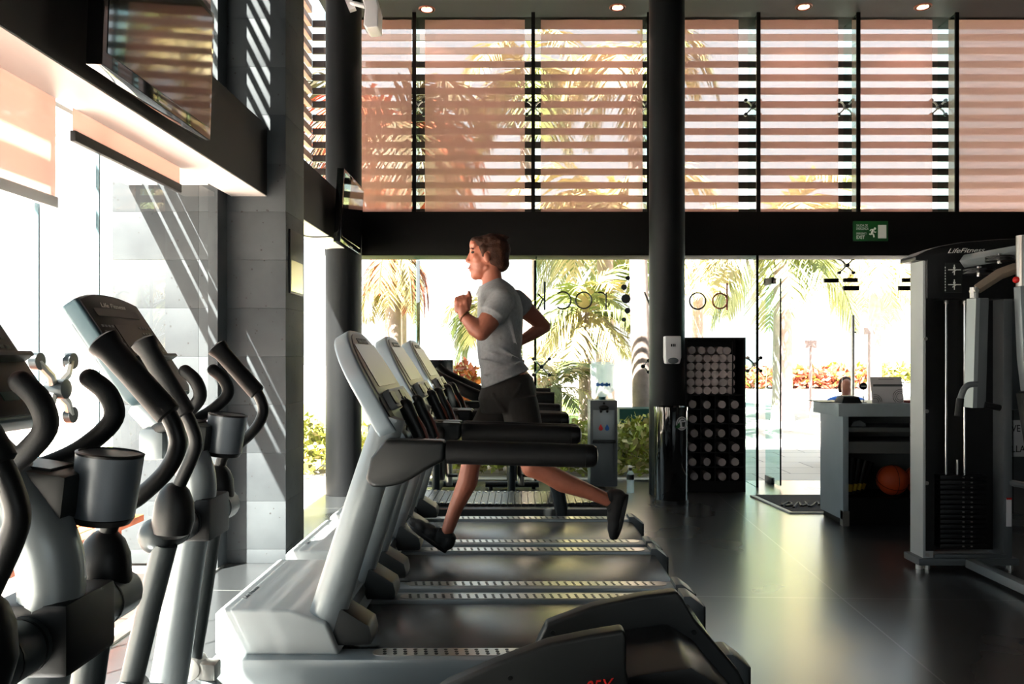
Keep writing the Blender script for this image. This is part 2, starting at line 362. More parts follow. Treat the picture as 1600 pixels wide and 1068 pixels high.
# --- glazing, lower storey
def pane(n, verts_box, mm=None):
    return struct(MB().bb(*verts_box), 'window_%d' % n, mm or M['glass'], smooth=0)
nwin = 1
for i in range(4): pane(nwin, (+.6+1.0*i+.01, .6+1.0*(i+1)-.01, -4.08, -4.07, 1.0, 2.2)); nwin += 1  # panes of the added rear opening that brings the fill light
xs = [-1.86, W(655), W(838), W(1040), W(1164)]
for i in range(4):
    pane(nwin, (xs[i]+.006, xs[i+1]-.006, YG, YG+.012, .01, HB0)); nwin += 1
pane(nwin, (W(1194), W(1436), YG, YG+.012, 2.16, HB0)); nwin += 1
ys = [-1.2, 1.55, 3.06, 3.50, 4.845]
for i in range(4):
    pane(nwin, (WX-.012, WX, ys[i]+.004, ys[i+1]-.004, .01, HB0)); nwin += 1
pane(nwin, (WX-.012, WX, 5.43, YG, .01, HB0)); nwin += 1
# upper storey
ux = [-1.86, W(652), W(834), W(1008), W(1177), W(1328), W(1478), 6.5]
for i in range(7):
    pane(nwin, (ux[i]+.006, ux[i+1]-.006, YG, YG+.012, HB1, HC+.05)); nwin += 1
pane(nwin, (WX-.012, WX, 5.43, YG, HB1, HC)); nwin += 1
pane(nwin, (WX-.012, WX, 1.6, 4.845, HB1, HC)); nwin += 1
# trims: the jamb beside the pillar, sill, mullion seals
struct(MB().bb(WX-.05, WX+.01, 4.846, 5.0, 0, HC), 'trim_1', M['concrete'])
struct(MB().bb(WX-.02, WX+.02, -1.2, 4.93, 0, .012).bb(WX, W(1164), YG-.02, YG+.03, 0, .012), 'trim_2', M['steel'])
struct(MB().bb(-1.86, 6.5, 8.10, 8.40, HC, HC+.04), 'trim_3', M['frame'])
tn = 4
for px, wd in ((655, .020), (837, .018)):      # lower fins with dark seals
    X = W(px); struct(MB().bb(X-.008, X+.008, YG-.32, YG, .0, HB0), 'trim_%d' % tn, M['fin'], smooth=0); tn += 1
    struct(MB().bb(X-wd, X+wd*.4, YG-.02, YG-.001, 0, HB0), 'trim_%d' % tn, M['frame']); tn += 1
X = W(1164); struct(MB().bb(X-.008, X+.008, YG-.42, YG, .0, HB0), 'trim_%d' % tn, M['fin'], smooth=0); tn += 1
struct(MB().bb(X-.01, X+.012, YG-.44, YG-.421, 0, HB0), 'trim_%d' % tn, M['frame']); tn += 1
for px in (652, 833, 1009, 1176, 1328, 1478):
    X = W(px, 8.2); struct(MB().bb(X-.008, X+.008, 8.0, YG, HB1, HC), 'trim_%d' % tn, M['fin'], smooth=0); tn += 1
    struct(MB().bb(X-.022, X+.016, 7.98, 8.0, HB1, HC), 'trim_%d' % tn, M['frame']); tn += 1
for y in (3.055, 3.495): struct(MB().bb(WX-.014, WX+.002, y, y+.008, 0, HB0), 'trim_%d' % tn, M['bluegrey']); tn += 1
# roller shades inside the upper glazing
YS = 8.16
def WS(px): return (px-CX)*YS/F
sh = [((563, 643), 'first roller shade, between the pillar-side column and the first glass fin'),
      ((664, 820), 'second roller shade with a palm crown showing dark through it'),
      ((845, 1004), 'third roller shade, ending just before the middle column'),
      ((1066, 1154), 'narrow roller shade starting just behind the middle column'),
      ((1181, 1310), 'roller shade above the towel cabinet and glass door'),
      ((1331, 1457), 'roller shade directly above the green exit sign')]
for (a, c), lab in sh:
    t = thing('roller_shade', lab+', pink mesh', 'roller shade', (WS((a+c)/2), YS, HB1), 'pink roller shades of the upper front window')
    m = MB(); n = 10
    for i in range(n):
        x0 = WS(a)+(WS(c)-WS(a))*i/n; x1 = WS(a)+(WS(c)-WS(a))*(i+1)/n
        f0 = .006*math.sin(i*1.3); f1 = .006*math.sin((i+1)*1.3)
        m.raw([(x0, YS+f0, HB1+.01), (x1, YS+f1, HB1+.01), (x1, YS+f1, HC+.12), (x0, YS+f0, HC+.12)], [(0, 1, 2, 3)])
    m.build('shade_fabric', M['shade'], t)
    MB().bb(WS(a), WS(c), YS-.012, YS+.012, HB1, HB1+.012).build('bottom_bar', M['shade2'], t, bevel=.002)
    MB().cyl((WS(a), YS+.02, HC+.09), (WS(c), YS+.02, HC+.09), .03).build('roller', M['white'], t)
t = thing('roller_shade', 'denser mauve roller shade beyond the exit sign, stripes blurred through it', 'roller shade', (WS(1540), YS, HB1), 'pink roller shades of the upper front window')
m = MB(); m.raw([(WS(1482), YS, HB1+.01), (6.45, YS, HB1+.01), (6.45, YS, HC+.12), (WS(1482), YS, HC+.12)], [(0, 1, 2, 3)]); m.build('shade_fabric', M['shade2'], t)
MB().bb(WS(1482), 6.45, YS-.012, YS+.012, HB1, HB1+.012).build('bottom_bar', M['shade2'], t)
# side shades, left glazing (X constant)
XS = -1.87
def side_shade(y0, y1, z0, z1, lab, mm, bar=None):
    t = thing('roller_shade', lab, 'roller shade', (XS, (y0+y1)/2, z0), 'roller shades of the side window')
    m = MB(); m.raw([(XS, y0, z0+.03), (XS, y1, z0+.03), (XS, y1, z1), (XS, y0, z1)], [(0, 1, 2, 3)]); m.build('shade_fabric', mm, t)
    MB().bb(XS-.012, XS+.012, y0, y1, z0, z0+.045).build('bottom_bar', bar or mm, t, bevel=.004)
    return t
side_shade(3.24, 4.26, 2.235, HB0+.02, 'short pink roller shade hanging under the television, dark bottom bar', M['shade4'], M['cab'])
side_shade(.6, 3.12, 1.93, HB0+.02, 'pale roller shade pulled lower, beside the short one under the side beam', M['shade4'], M['white'])
for k, (y0, y1) in enumerate(((1.62, 3.2), (3.22, 4.69))):
    side_shade(y0, y1, HB1+.01, HC-.02, ['roller shade of the upper side window behind the large television', 'roller shade of the upper side window beside the concrete pillar'][k], M['shade3'])
# horizontal louvers outside
def slat_h(k): return CH+(CY-37.5-21*k)*8.6/F
t = thing('louver_screen', 'brown horizontal slats outside the upper front window', 'louver screen', (2.0, 8.6, slat_h(14)))
for k in range(15):
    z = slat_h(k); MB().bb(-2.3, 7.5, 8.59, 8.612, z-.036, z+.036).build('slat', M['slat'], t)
for y0, y1, dx, lab in ((2.0, 5.0, .004, 'before the concrete pillar'), (5.44, 8.58, .05, 'beyond the concrete pillar')):
    t = thing('louver_screen', 'brown horizontal slats outside the upper side window, '+lab, 'louver screen', (-2.3, (y0+y1)/2, slat_h(14)))
    for k in range(-4 if y0 > 5 else 0, 15):  # extra top slats beyond the pillar, added to block stray sun
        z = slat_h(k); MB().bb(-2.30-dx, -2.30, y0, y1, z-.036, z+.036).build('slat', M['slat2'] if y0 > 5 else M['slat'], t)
# unseen slatted canopy outside the side window, shaped to cast sun streaks
t = thing('window_canopy', 'unseen slatted canopy outside the side window, shaped for sun streaks', 'canopy', (-2.2, 2.0, 2.44))
MB().bb(-2.235, -1.93, 3.60, 4.99, 2.44, 2.46).build('canopy_board', M['canopy'], t)
for x0, x1 in ((-2.53, -2.435), (-2.405, -2.335), (-2.305, -2.25)):
    MB().bb(x0, x1, 3.55, 4.99, 2.44, 2.46).build('slat', M['canopy'], t)
for x0, x1 in ((-2.175, -2.145), (-2.085, -2.05), (-1.985, -1.93)):  # outer slats left out here to let sun reach the motor covers
    MB().bb(x0, x1, -1.2, 3.60, 2.44, 2.46).build('slat', M['canopy'], t)
for y in (-1.0, 1.5, 3.9):
    MB().bb(-2.53 if y > 3 else -2.2, -1.93, y, y+.03, 2.46, 2.50).build('bracket', M['canopy'], t)
# ------------------------------------------------------------------ outdoors
struct(MB().bb(-60, 70, YG+.02, 130, -.14, -.02).bb(-60, WX-.001, -20, YG+.02, -.14, -.02), 'ground', M['paving'])
tag(MB().bb(-6, 2.05, 9.75, 24, -.02, .03).build('lawn', M['lawn']), 'sunlit green lawn beyond the hedge', 'lawn', kind='stuff')
random.seed(4)
def leaf_mass(name, boxes, n, size, mats, label, cat, seed):
    rnd = random.Random(seed); m = MB()
    for (x0, x1, y0, y1, z0, z1, wgt) in boxes:
        for i in range(int(n*wgt)):
            # denser towards the surface, bumpy top
            x = rnd.uniform(x0, x1); y = rnd.uniform(y0, y1)
            zt = z1*(.82+.18*math.sin(x*5+y*3)*math.sin(x*2.3+1)); z = z0+(zt-z0)*rnd.random()**.7
            a = rnd.uniform(0, 2*PI); e = rnd.uniform(-.3, 1.2); s_ = size*rnd.uniform(.6, 1.3)
            d = Vector((math.cos(a)*math.cos(e), math.sin(a)*math.cos(e), math.sin(e))); w = d.cross(Vector((rnd.uniform(-1, 1), rnd.uniform(-1, 1), .6))).normalized()*s_*.28
            c = Vector((x, y, z)); m.mi = 0 if rnd.random() < .75 else (len(mats)-1)
            m.raw([c, c+d*s_*.5+w, c+d*s_, c+d*s_*.5-w], [(0, 1, 2, 3)])
    o = m.build(name, mats, None, smooth=0); tag(o, label, cat); return o
leaf_mass('hedge', [(-3.6, 1.75, 8.75, 9.6, -.02, .62, 1)], 9000, .11, [M['hedge'], M['leafy']], 'leafy green hedge just outside the front window', 'hedge', 1)
leaf_mass('hedge', [(-3.4, -2.5, 6.0, 8.4, -.02, .62, 1)], 2500, .11, [M['hedge'], M['leafy']], 'leafy hedge outside the side window behind the pillar', 'hedge', 2)
leaf_mass('flower_bed', [(9.6, 15, 33, 35, -.02, .85, 1)], 2600, .35, [M['redleaf'], M['hedge']], 'low bed of red and green plants far beyond the door', 'flower bed', 3)
leaf_mass('flower_bed', [(16.4, 26, 40, 42, -.02, .95, 1)], 2400, .4, [M['hedge'], M['leafy']], 'low pale hedge far beyond the reception desk', 'hedge', 5)
leaf_mass('shrub', [(-1.4, -.75, 13.2, 13.9, .12, 1.2, .5), (.0, .5, 13.2, 13.9, .12, 1.3, .5)], 1500, .16, [M['leafd'], M['leafy']], 'golden shrubs on the lawn behind the running man', 'shrub', 6)
tag(MB().bb(1.30, 2.4, 10.1, 10.5, 0, .66).build('planter_wall', M['teal'], bevel=.01), 'low teal painted wall beyond the hedge behind the water cooler', 'low wall')
# bench outside the side window
t = thing('wooden_bench', 'orange wooden bench outside the side window', 'bench', (-2.45, 3.5, -.02))
for i in range(4): MB().bb(-2.62+i*.1, -2.53+i*.1, 2.2, 4.6, .36, .40).build('bench_slat', M['wood'], t, bevel=.006)
for y in (2.4, 4.3): MB().bb(-2.6, -2.25, y, y+.08, -.02, .36).build('leg', M['wood'], t, bevel=.005)
# palms
def palm(name, label, X, Y, hc, tr, fl, n, mats, droop, seed, lean=0, nleaf=26, up=.9, lw=.035, base=.03):
    rnd = random.Random(seed); t = thing(name, label, 'palm tree', (X, Y, base))
    pts = [(X+lean*(1-k/6)**2, Y, base+(hc-base)*k/6) for k in range(7)]
    rr = [tr*1.25, tr*1.05, tr, tr*.95, tr*.9, tr*.9, tr*.8]
    m = MB(); m.tube(pts, rr, 14, k=5)
    m.build('trunk', M['trunk'], t)
    m = MB(); c = Vector((X, Y, hc))
    for i in range(n):
        az = 2*PI*i/n*2.618+rnd.uniform(-.3, .3); el = rnd.uniform(-.35, up)
        m.mi = min(len(mats)-1, int(rnd.random()*len(mats))) if el > -.1 else len(mats)-1
        L_ = fl*rnd.uniform(.75, 1.1); d = Vector((math.cos(az)*math.cos(el), math.sin(az)*math.cos(el), math.sin(el)))
        p = c+Vector((0, 0, rnd.uniform(-.15, .1))); pth = [p.copy()]; K = 12
        for k in range(K):
            d = (d+Vector((0, 0, -droop/K*(1+k*.22)))).normalized(); p = p+d*L_/K; pth.append(p.copy())
        m.tube(pth, [fl*.014, fl*.003], 5)
        side = d.cross(Vector((0, 0, 1))); side = side.normalized() if side.length > .01 else Vector((1, 0, 0))
        for q in range(nleaf):
            f = .12+.86*q/nleaf; k = f*K; a = min(int(k), K-1); base_p = pth[a]+(pth[a+1]-pth[a])*(k-a); tg = (pth[a+1]-pth[a]).normalized()
            ll = fl*.42*math.sin(PI*min(.98, .18+f*.78))*rnd.uniform(.8, 1.1)
            for s_ in (-1, 1):
                dr = (side*s_*.8+tg*.75+Vector((0, 0, rnd.uniform(-.45, .05)))).normalized()
                tip = base_p+dr*ll+Vector((0, 0, -ll*.22)); mid = base_p+dr*ll*.5; wv = tg*lw*fl*.5
                m.raw([base_p-wv*.6, base_p+wv*.6, mid+wv, tip, mid-wv], [(0, 1, 2, 4), (2, 3, 4)])
    m.build('crown', mats, t, smooth=0); return t
LF, LY, LD = M['leaf'], M['leafy'], M['leafd']
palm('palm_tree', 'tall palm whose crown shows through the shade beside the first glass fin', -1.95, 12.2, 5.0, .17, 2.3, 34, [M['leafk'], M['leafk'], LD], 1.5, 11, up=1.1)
palm('palm_tree', 'palm with golden crown behind the shade next to the middle column', 1.6, 14.5, 4.3, .17, 2.4, 24, [LY, LY, LF], 1.1, 12, up=1.0)
palm('palm_tree', 'golden palm filling the shade above the towel cabinet', 5.6, 16.5, 4.0, .2, 2.6, 26, [LY, LY, LF], 1.0, 13, up=1.2, base=-.02)
palm('palm_tree', 'palm with a ringed pale trunk beside the middle column', 1.62, 10.8, 5.6, .13, 1.5, 14, [LY, LF], 1.4, 14, lean=.12)
palm('palm_tree', 'palm with slim grey trunk beside the glass letters behind the runner', .10, 12.2, 5.9, .11, 1.6, 14, [LY, LF], 1.4, 15, lean=.1)
palm('palm_tree', 'bushy green palm between the water cooler and the lettering', .98, 11.6, 2.0, .10, 1.25, 22, [LF, LF, LY], 1.0, 16, nleaf=30, up=1.2)
palm('palm_tree', 'small green fan palm low beside the water cooler', .52, 10.6, .95, .07, .72, 18, [LF, LY], .8, 17, up=1.2)
palm('palm_tree', 'palm with hanging dry brown fronds outside by the pillar-side column', -1.75, 10.7, 2.75, .12, 1.0, 18, [LD, LD, LY], 2.3, 18, up=.3)
palm('palm_tree', 'pale yellow palm behind the face of the running man', -.55, 15.5, 2.3, .12, 1.5, 22, [LY, LY, LF], 1.3, 19)
palm('palm_tree', 'pale palm far outside above the towel cabinet', 4.6, 20, 3.9, .15, 1.8, 18, [LY], 1.5, 20, base=-.02)
palm('palm_tree', 'pale palm far beyond the reception desk', 11.0, 24, 4.2, .2, 2.2, 20, [LY], 1.4, 21, base=-.02)
# street poles beyond the door
for X, Y, h, lab in ((6.2, 16.5, 1.55, 'thin pale pole outside, between door edge and flower bed'), (8.35, 18.5, 1.9, 'thin grey post outside the door, beside the seated person'), (10.3, 20, 2.2, 'slim street post outside the door next to the machine')):
    t = thing('street_post', lab, 'post', (X, Y, -.02))
    MB().cyl((X, Y, -.02), (X, Y, h), .03).build('pole', M['bark'], t); MB().bb(X-.12, X+.12, Y-.02, Y+.02, h-.02, h+.14).build('plate', M['bark'], t)
# ------------------------------------------------------------------ treadmills
TY = 3.33
def Q(px, py, d=2.95): v = P(px, py, d); return (v.x, v.z)
def outline(w0, w1, L, rt, rb, n=6):          # rounded panel outline (u across, v along)
    pts = []
    def arc(cx, cy, r, a0, a1):
        for i in range(n+1):
            a = a0+(a1-a0)*i/n; pts.append((cx+r*math.cos(a), cy+r*math.sin(a)))
    arc(-w0+rb, rb, rb, -PI, -PI/2); arc(w0-rb, rb, rb, -PI/2, 0); arc(w1-rt, L-rt, rt, 0, PI/2); arc(-w1+rt, L-rt, rt, PI/2, PI)
    return pts
def make_treadmill():
    t = thing('treadmill', 'silver treadmill in front of the runner, nearest the elliptical trainers', 'treadmill', (-.16, TY, 0), 'treadmills in a row')
    for s in (-1, 1):
        y0, y1 = sorted((TY+s*.42, TY+s*.30))
        MB().prism([(-1.165, .03), (.80, .03), (.80, .17), (.77, .195), (-1.165, .195)], y0, y1).build('side_rail', M['silver'], t, bevel=.012)
        y0, y1 = sorted((TY+s*.385, TY+s*.31)); yc = (y0+y1)/2
        m = MB(); pts = []
        for i in range(9): a = PI/2+PI*i/8; pts.append((-.53+.037*math.cos(a), yc+.037*math.sin(a)))
        for i in range(9): a = -PI/2+PI*i/8; pts.append((.70+.037*math.cos(a), yc+.037*math.sin(a)))
        m.ext([(p[0], p[1], .1945) for p in pts], (0, 0, .003)); m.mi = 1
        for i in range(31):
            for j in (-1, 0, 1):
                x = -.52+i*.0395-j*.004; m.cyl((x, yc+j*.021, .197), (x, yc+j*.021, .1988), .0075, seg=8)
        m.build('grip_plate', [M['steel'], M['black']], t)
        y0, y1 = sorted((TY+s*.425, TY+s*.285))
        m = MB(); m.prism([(.765, .03), (.86, .03), (.86, .17), (.80, .215), (.765, .215)], y0, y1); m.build('end_cap', M['grey'], t, bevel=.008)
        m = MB(); m.bb(.80, .872, y0+.01, y1-.01, .03, .165); m.build('rear_foot', M['black'], t, bevel=.006)
        # upright and its foot
        yu = TY+s*.30 if s < 0 else TY+.27
        a0 = Q(487, 1024); a1 = Q(604, 652)
        m = MB(); m.tube([(a0[0]+(a1[0]-a0[0])*k, yu, a0[1]+(a1[1]-a0[1])*k) for k in (0, .04, .3, .6, 1)], [.071, .0725, .071, .069, .062], 28, sq=.72, ref=(0, 1, 0))
        up = m.build('upright', M['silver'], t, bevel=.003)
        y0, y1 = sorted((yu-.04, yu+.11))
        m = MB(); m.prism([Q(496, 1016), Q(512, 950), Q(523, 952), Q(574, 984), Q(578, 1000), Q(577, 1014)], y0, y1); m.build('upright_foot', M['dark'], t, bevel=.012)
        # handrail: bracket, sleeve, tip
        yr = TY+s*.395
        m = MB(); m.prism([Q(606, 684), Q(697, 686), Q(697, 717), Q(680, 725), Q(662, 735), Q(646, 745), Q(632, 752), Q(616, 756), Q(600, 758), Q(584, 757), Q(575, 745), Q(583, 712)], yr-.045, yr+.045)
        m.build('rail_bracket', M['dark'], t, bevel=.018, segs=3)
        r0 = Q(697, 705); r1 = Q(934, 711)
        m = MB(); m.tube([(r0[0]+.003, yr, r0[1]), (r0[0]+.02, yr, r0[1]), (r1[0]-.05, yr, r1[1])], [.044, .0455, .0445], 20, sq=.85, ref=(0, 1, 0))
        hr = m.build('handrail', M['rubber'], t)
        m = MB(); m.tube([(r1[0]-.05, yr, r1[1]), (r1[0]-.02, yr, r1[1]), (r1[0]-.006, yr, r1[1]), (r1[0], yr, r1[1])], [.045, .043, .034, .012], 20, sq=.85, ref=(0, 1, 0)); m.build('rail_tip', M['black'], hr)
    # belt and deck
    MB().bb(-.78, .79, TY-.285, TY+.285, .10, .185).build('running_belt', M['belt'], t, bevel=.02)
    MB().bb(-.77, .76, TY-.30, TY+.30, .05, .155).build('deck', M['black'], t)
    # motor cover
    m = MB(); m.prism([(-1.165, .19), (-1.165, .35), (-1.145, .368), (-.88, .366), (-.74, .315), (-.69, .19)], TY-.37, TY+.37)
    mc = m.build('motor_cover', M['pale'], t, bevel=.02, segs=3)
    m = MB(); m.bb(-1.170, -1.163, TY-.355, TY+.355, .195, .345); m.build('front_cover', M['silver'], mc, bevel=.002)
    m = MB(); m.bb(-.9, -.71, TY-.26, TY+.26, .18, .30); m.build('cover_ramp', M['grey'], mc, bevel=.03)
    lettering('Life Fitness', 'logo', M['grey'], mc, (-1.09, TY-.24, .3685), (0, 1, 0), (-1, 0, 0), .020, .3, .16)
    # console slab
    C0 = Vector((Q(620, 678)[0], TY, Q(620, 678)[1])); T0 = Vector((Q(521, 510)[0], TY, Q(521, 510)[1]))
    v = (T0-C0); L = v.length; v.normalize(); u = Vector((0, 1, 0)); n = Vector((v.z, 0, -v.x))
    def K(a, b_, c=0.): return C0+u*a+v*b_+n*c
    m = MB(); m.ext([K(a, b_, -.072) for a, b_ in outline(.355, .335, L, .27, .05, 10)], n*.07)
    cs = m.build('console', M['consoleside'], t, bevel=.012, segs=3)
    m = MB(); m.ext([K(a, b_*1+.17, -.003) for a, b_ in outline(.29, .28, L-.19, .22, .02, 10)], n*.006); m.build('face_panel', mat('console_face', (.60, .57, .54), .4), cs, bevel=.003)
    m = MB(); m.ext([K(a*1, b_+.20, .003) for a, b_ in outline(.21, .21, .20, .012, .012)], n*.003); m.build('display', mat('console_display', (.46, .435, .41), .3), cs)
    m = MB(); m.ext([K(-.10, .405, .003), K(.10, .405, .003), K(.10, .43, .003), K(-.10, .43, .003)], n*.002); m.build('logo_plate', M['ink'], cs)
    lettering('Life Fitness', 'logo', M['letter'], cs, K(-.085, .410, .0055), u, v, .014, .3, .17, .0008)
    # accessory pocket and cup wells
    m = MB(); m.ext([K(a, b_+.09, -.002) for a, b_ in outline(.22, .21, .085, .02, .02)], n*.032); pk = m.build('pocket', M['pale'], cs, bevel=.008)
    for a in (-.13, .10):
        m = MB(); m.ext([K(a-.05+p, .105+q, .028) for p, q in outline(.05, .05, .055, .015, .015)], n*.006)
        m.build('pocket_well', M['black'], cs)
    m = MB(); m.ext([K(a-.285, b_, -.002) for a, b_ in outline(.045, .04, .16, .035, .03)], n*.006); m.build('side_tray', M['black'], cs)
    m = MB(); m.ext([K(a+.285, b_, -.002) for a, b_ in outline(.045, .04, .16, .035, .03)], n*.006); m.build('side_tray', M['black'], cs)
    m = MB(); c0 = K(-.15, .12, .05); m.tube([c0, c0+Vector((.03, .01, -.03)), c0+Vector((.025, -.005, -.10)), c0+Vector((.02, .015, -.16)), c0+Vector((.028, 0, -.22))], .0035, 6, k=5)
    m.tube([c0+Vector((0, .08, 0)), c0+Vector((.035, .085, -.06)), c0+Vector((.03, .075, -.16)), c0+Vector((.03, .08, -.25))], .0035, 6, k=5); m.build('cable', M['black'], t)
    # lower console block and the two sensor grips
    m = MB(); m.prism([Q(560, 668), Q(612, 668), Q(628, 690), Q(605, 745), Q(570, 735)], TY-.24, TY+.22); m.build('crossbar', M['silver'], t, bevel=.02)
    for s, dx in ((-1, 0), (1, 0)):
        y = TY+s*.17
        pth = [P(636, 632, 3.2), P(645, 652, 3.2), P(655, 672, 3.2), P(664, 696, 3.2)]
        pth = [Vector((p.x, y, p.z)) for p in pth]; pth.insert(0, Vector((pth[0].x-.012, y, pth[0].z-.0)))
        m = MB(); m.tube(pth, [.016, .03, .03, .028, .026], 14, k=4); g = m.build('sensor_grip', M['dark'], t)
        m = MB(); m.tube([pth[2]+Vector((.022, -.006, .006)), pth[3]+Vector((.024, -.006, .008)), pth[4]+Vector((.024, -.004, .0))], [.008, .011, .008], 8, k=3); m.build('sensor_strip', M['orange'], g)
    pth = [Vector((Q(655, 690)[0], TY-.39, Q(655, 690)[1])), P(672, 704, 3.2), P(678, 700, 3.33), Vector((Q(655, 690)[0], TY+.39, Q(655, 690)[1]))]
    pth[1].y = TY-.25; pth[2].y = TY+.25; pth[2].x = pth[1].x; pth[2].z = pth[1].z
    m = MB(); m.tube(pth, .022, 12, k=6); m.build('front_bar', M['dark'], t)
    return t
tr = make_treadmill()
PITCH = .90
for i, lab in ((1, 'silver treadmill the man is running on'), (2, 'silver treadmill just behind the running man, before the slatted one')):
    dup(tr, (-.16, TY+PITCH*i, 0), lab)
# fourth machine: slatted belt with curved arm
Y4 = 6.08
t = thing('treadmill', 'dark treadmill with slatted belt and slanting post, last of the row', 'treadmill', (-.2, Y4, 0), 'treadmills in a row')
xa, xb = P(640, 0, Y4).x, P(948, 0, Y4).x
n = 30
for i in range(n):
    m = MB(); x = xa+(xb-xa)*i/n; f = (i+.5)/n*2-1; z = .205+.02*f*f
    m.bb(x+.002, x+(xb-xa)/n-.002, Y4-.27, Y4+.27, z, z+.025)
    m.mi = 1
    for q in (-1, 1): m.bb(x+.012, x+.03, Y4+q*.25-.018, Y4+q*.25+.018, z+.024, z+.029)
    m.build('slat', [M['belt'], M['steel']], t)
for s in (-1, 1):
    y0, y1 = sorted((Y4+s*.27, Y4+s*.38)); MB().bb(xa-.1, xb+.05, y0, y1, .04, .215).build('side_rail', M['dark'], t, bevel=.02)
    a = P(878, 800, Y4-.38); q = P(838, 725, Y4-.38); yy = Y4+s*.36
    m = MB(); m.tube([(a.x, yy, .10), (a.x-.03, yy, .35), (q.x+.02, yy, .62), (q.x-.12, yy, .90)], .05, 14, k=5, sq=.8); m.build('post', M['gunmetal'], t)
    h0 = P(690, 592, Y4-.35); h1 = P(770, 628, Y4-.35); h2 = P(866, 622, Y4-.35)
    m = MB(); m.tube([(h0.x-.1, yy, h0.z+.09), (h0.x, yy, h0.z), (h1.x, yy, h1.z), (h1.x+.1, yy, h2.z), (h2.x, yy, h2.z)], [.03, .045, .05, .05, .048], 14, k=5, sq=.7); m.build('handrail', M['rubber'], t)
MB().bb(xa-.1, xb+.03, Y4-.27, Y4+.27, .05, .19).build('deck', M['black'], t)
m = MB(); c = P(676, 592, Y4); m.ob((c.x-.03, Y4, c.z+.02), (.03, 0, .015), (0, .3, 0), (-.08, 0, .15)); m.build('console', M['dark'], t, bevel=.015)
for s in (-1, 1):
    m = MB(); m.tube([(xa-.02, Y4+s*.33, .15), (xa+.05, Y4+s*.33, .6), (c.x-.02, Y4+s*.28, c.z)], .04, 12, k=5); m.build('upright', M['silver'], t)
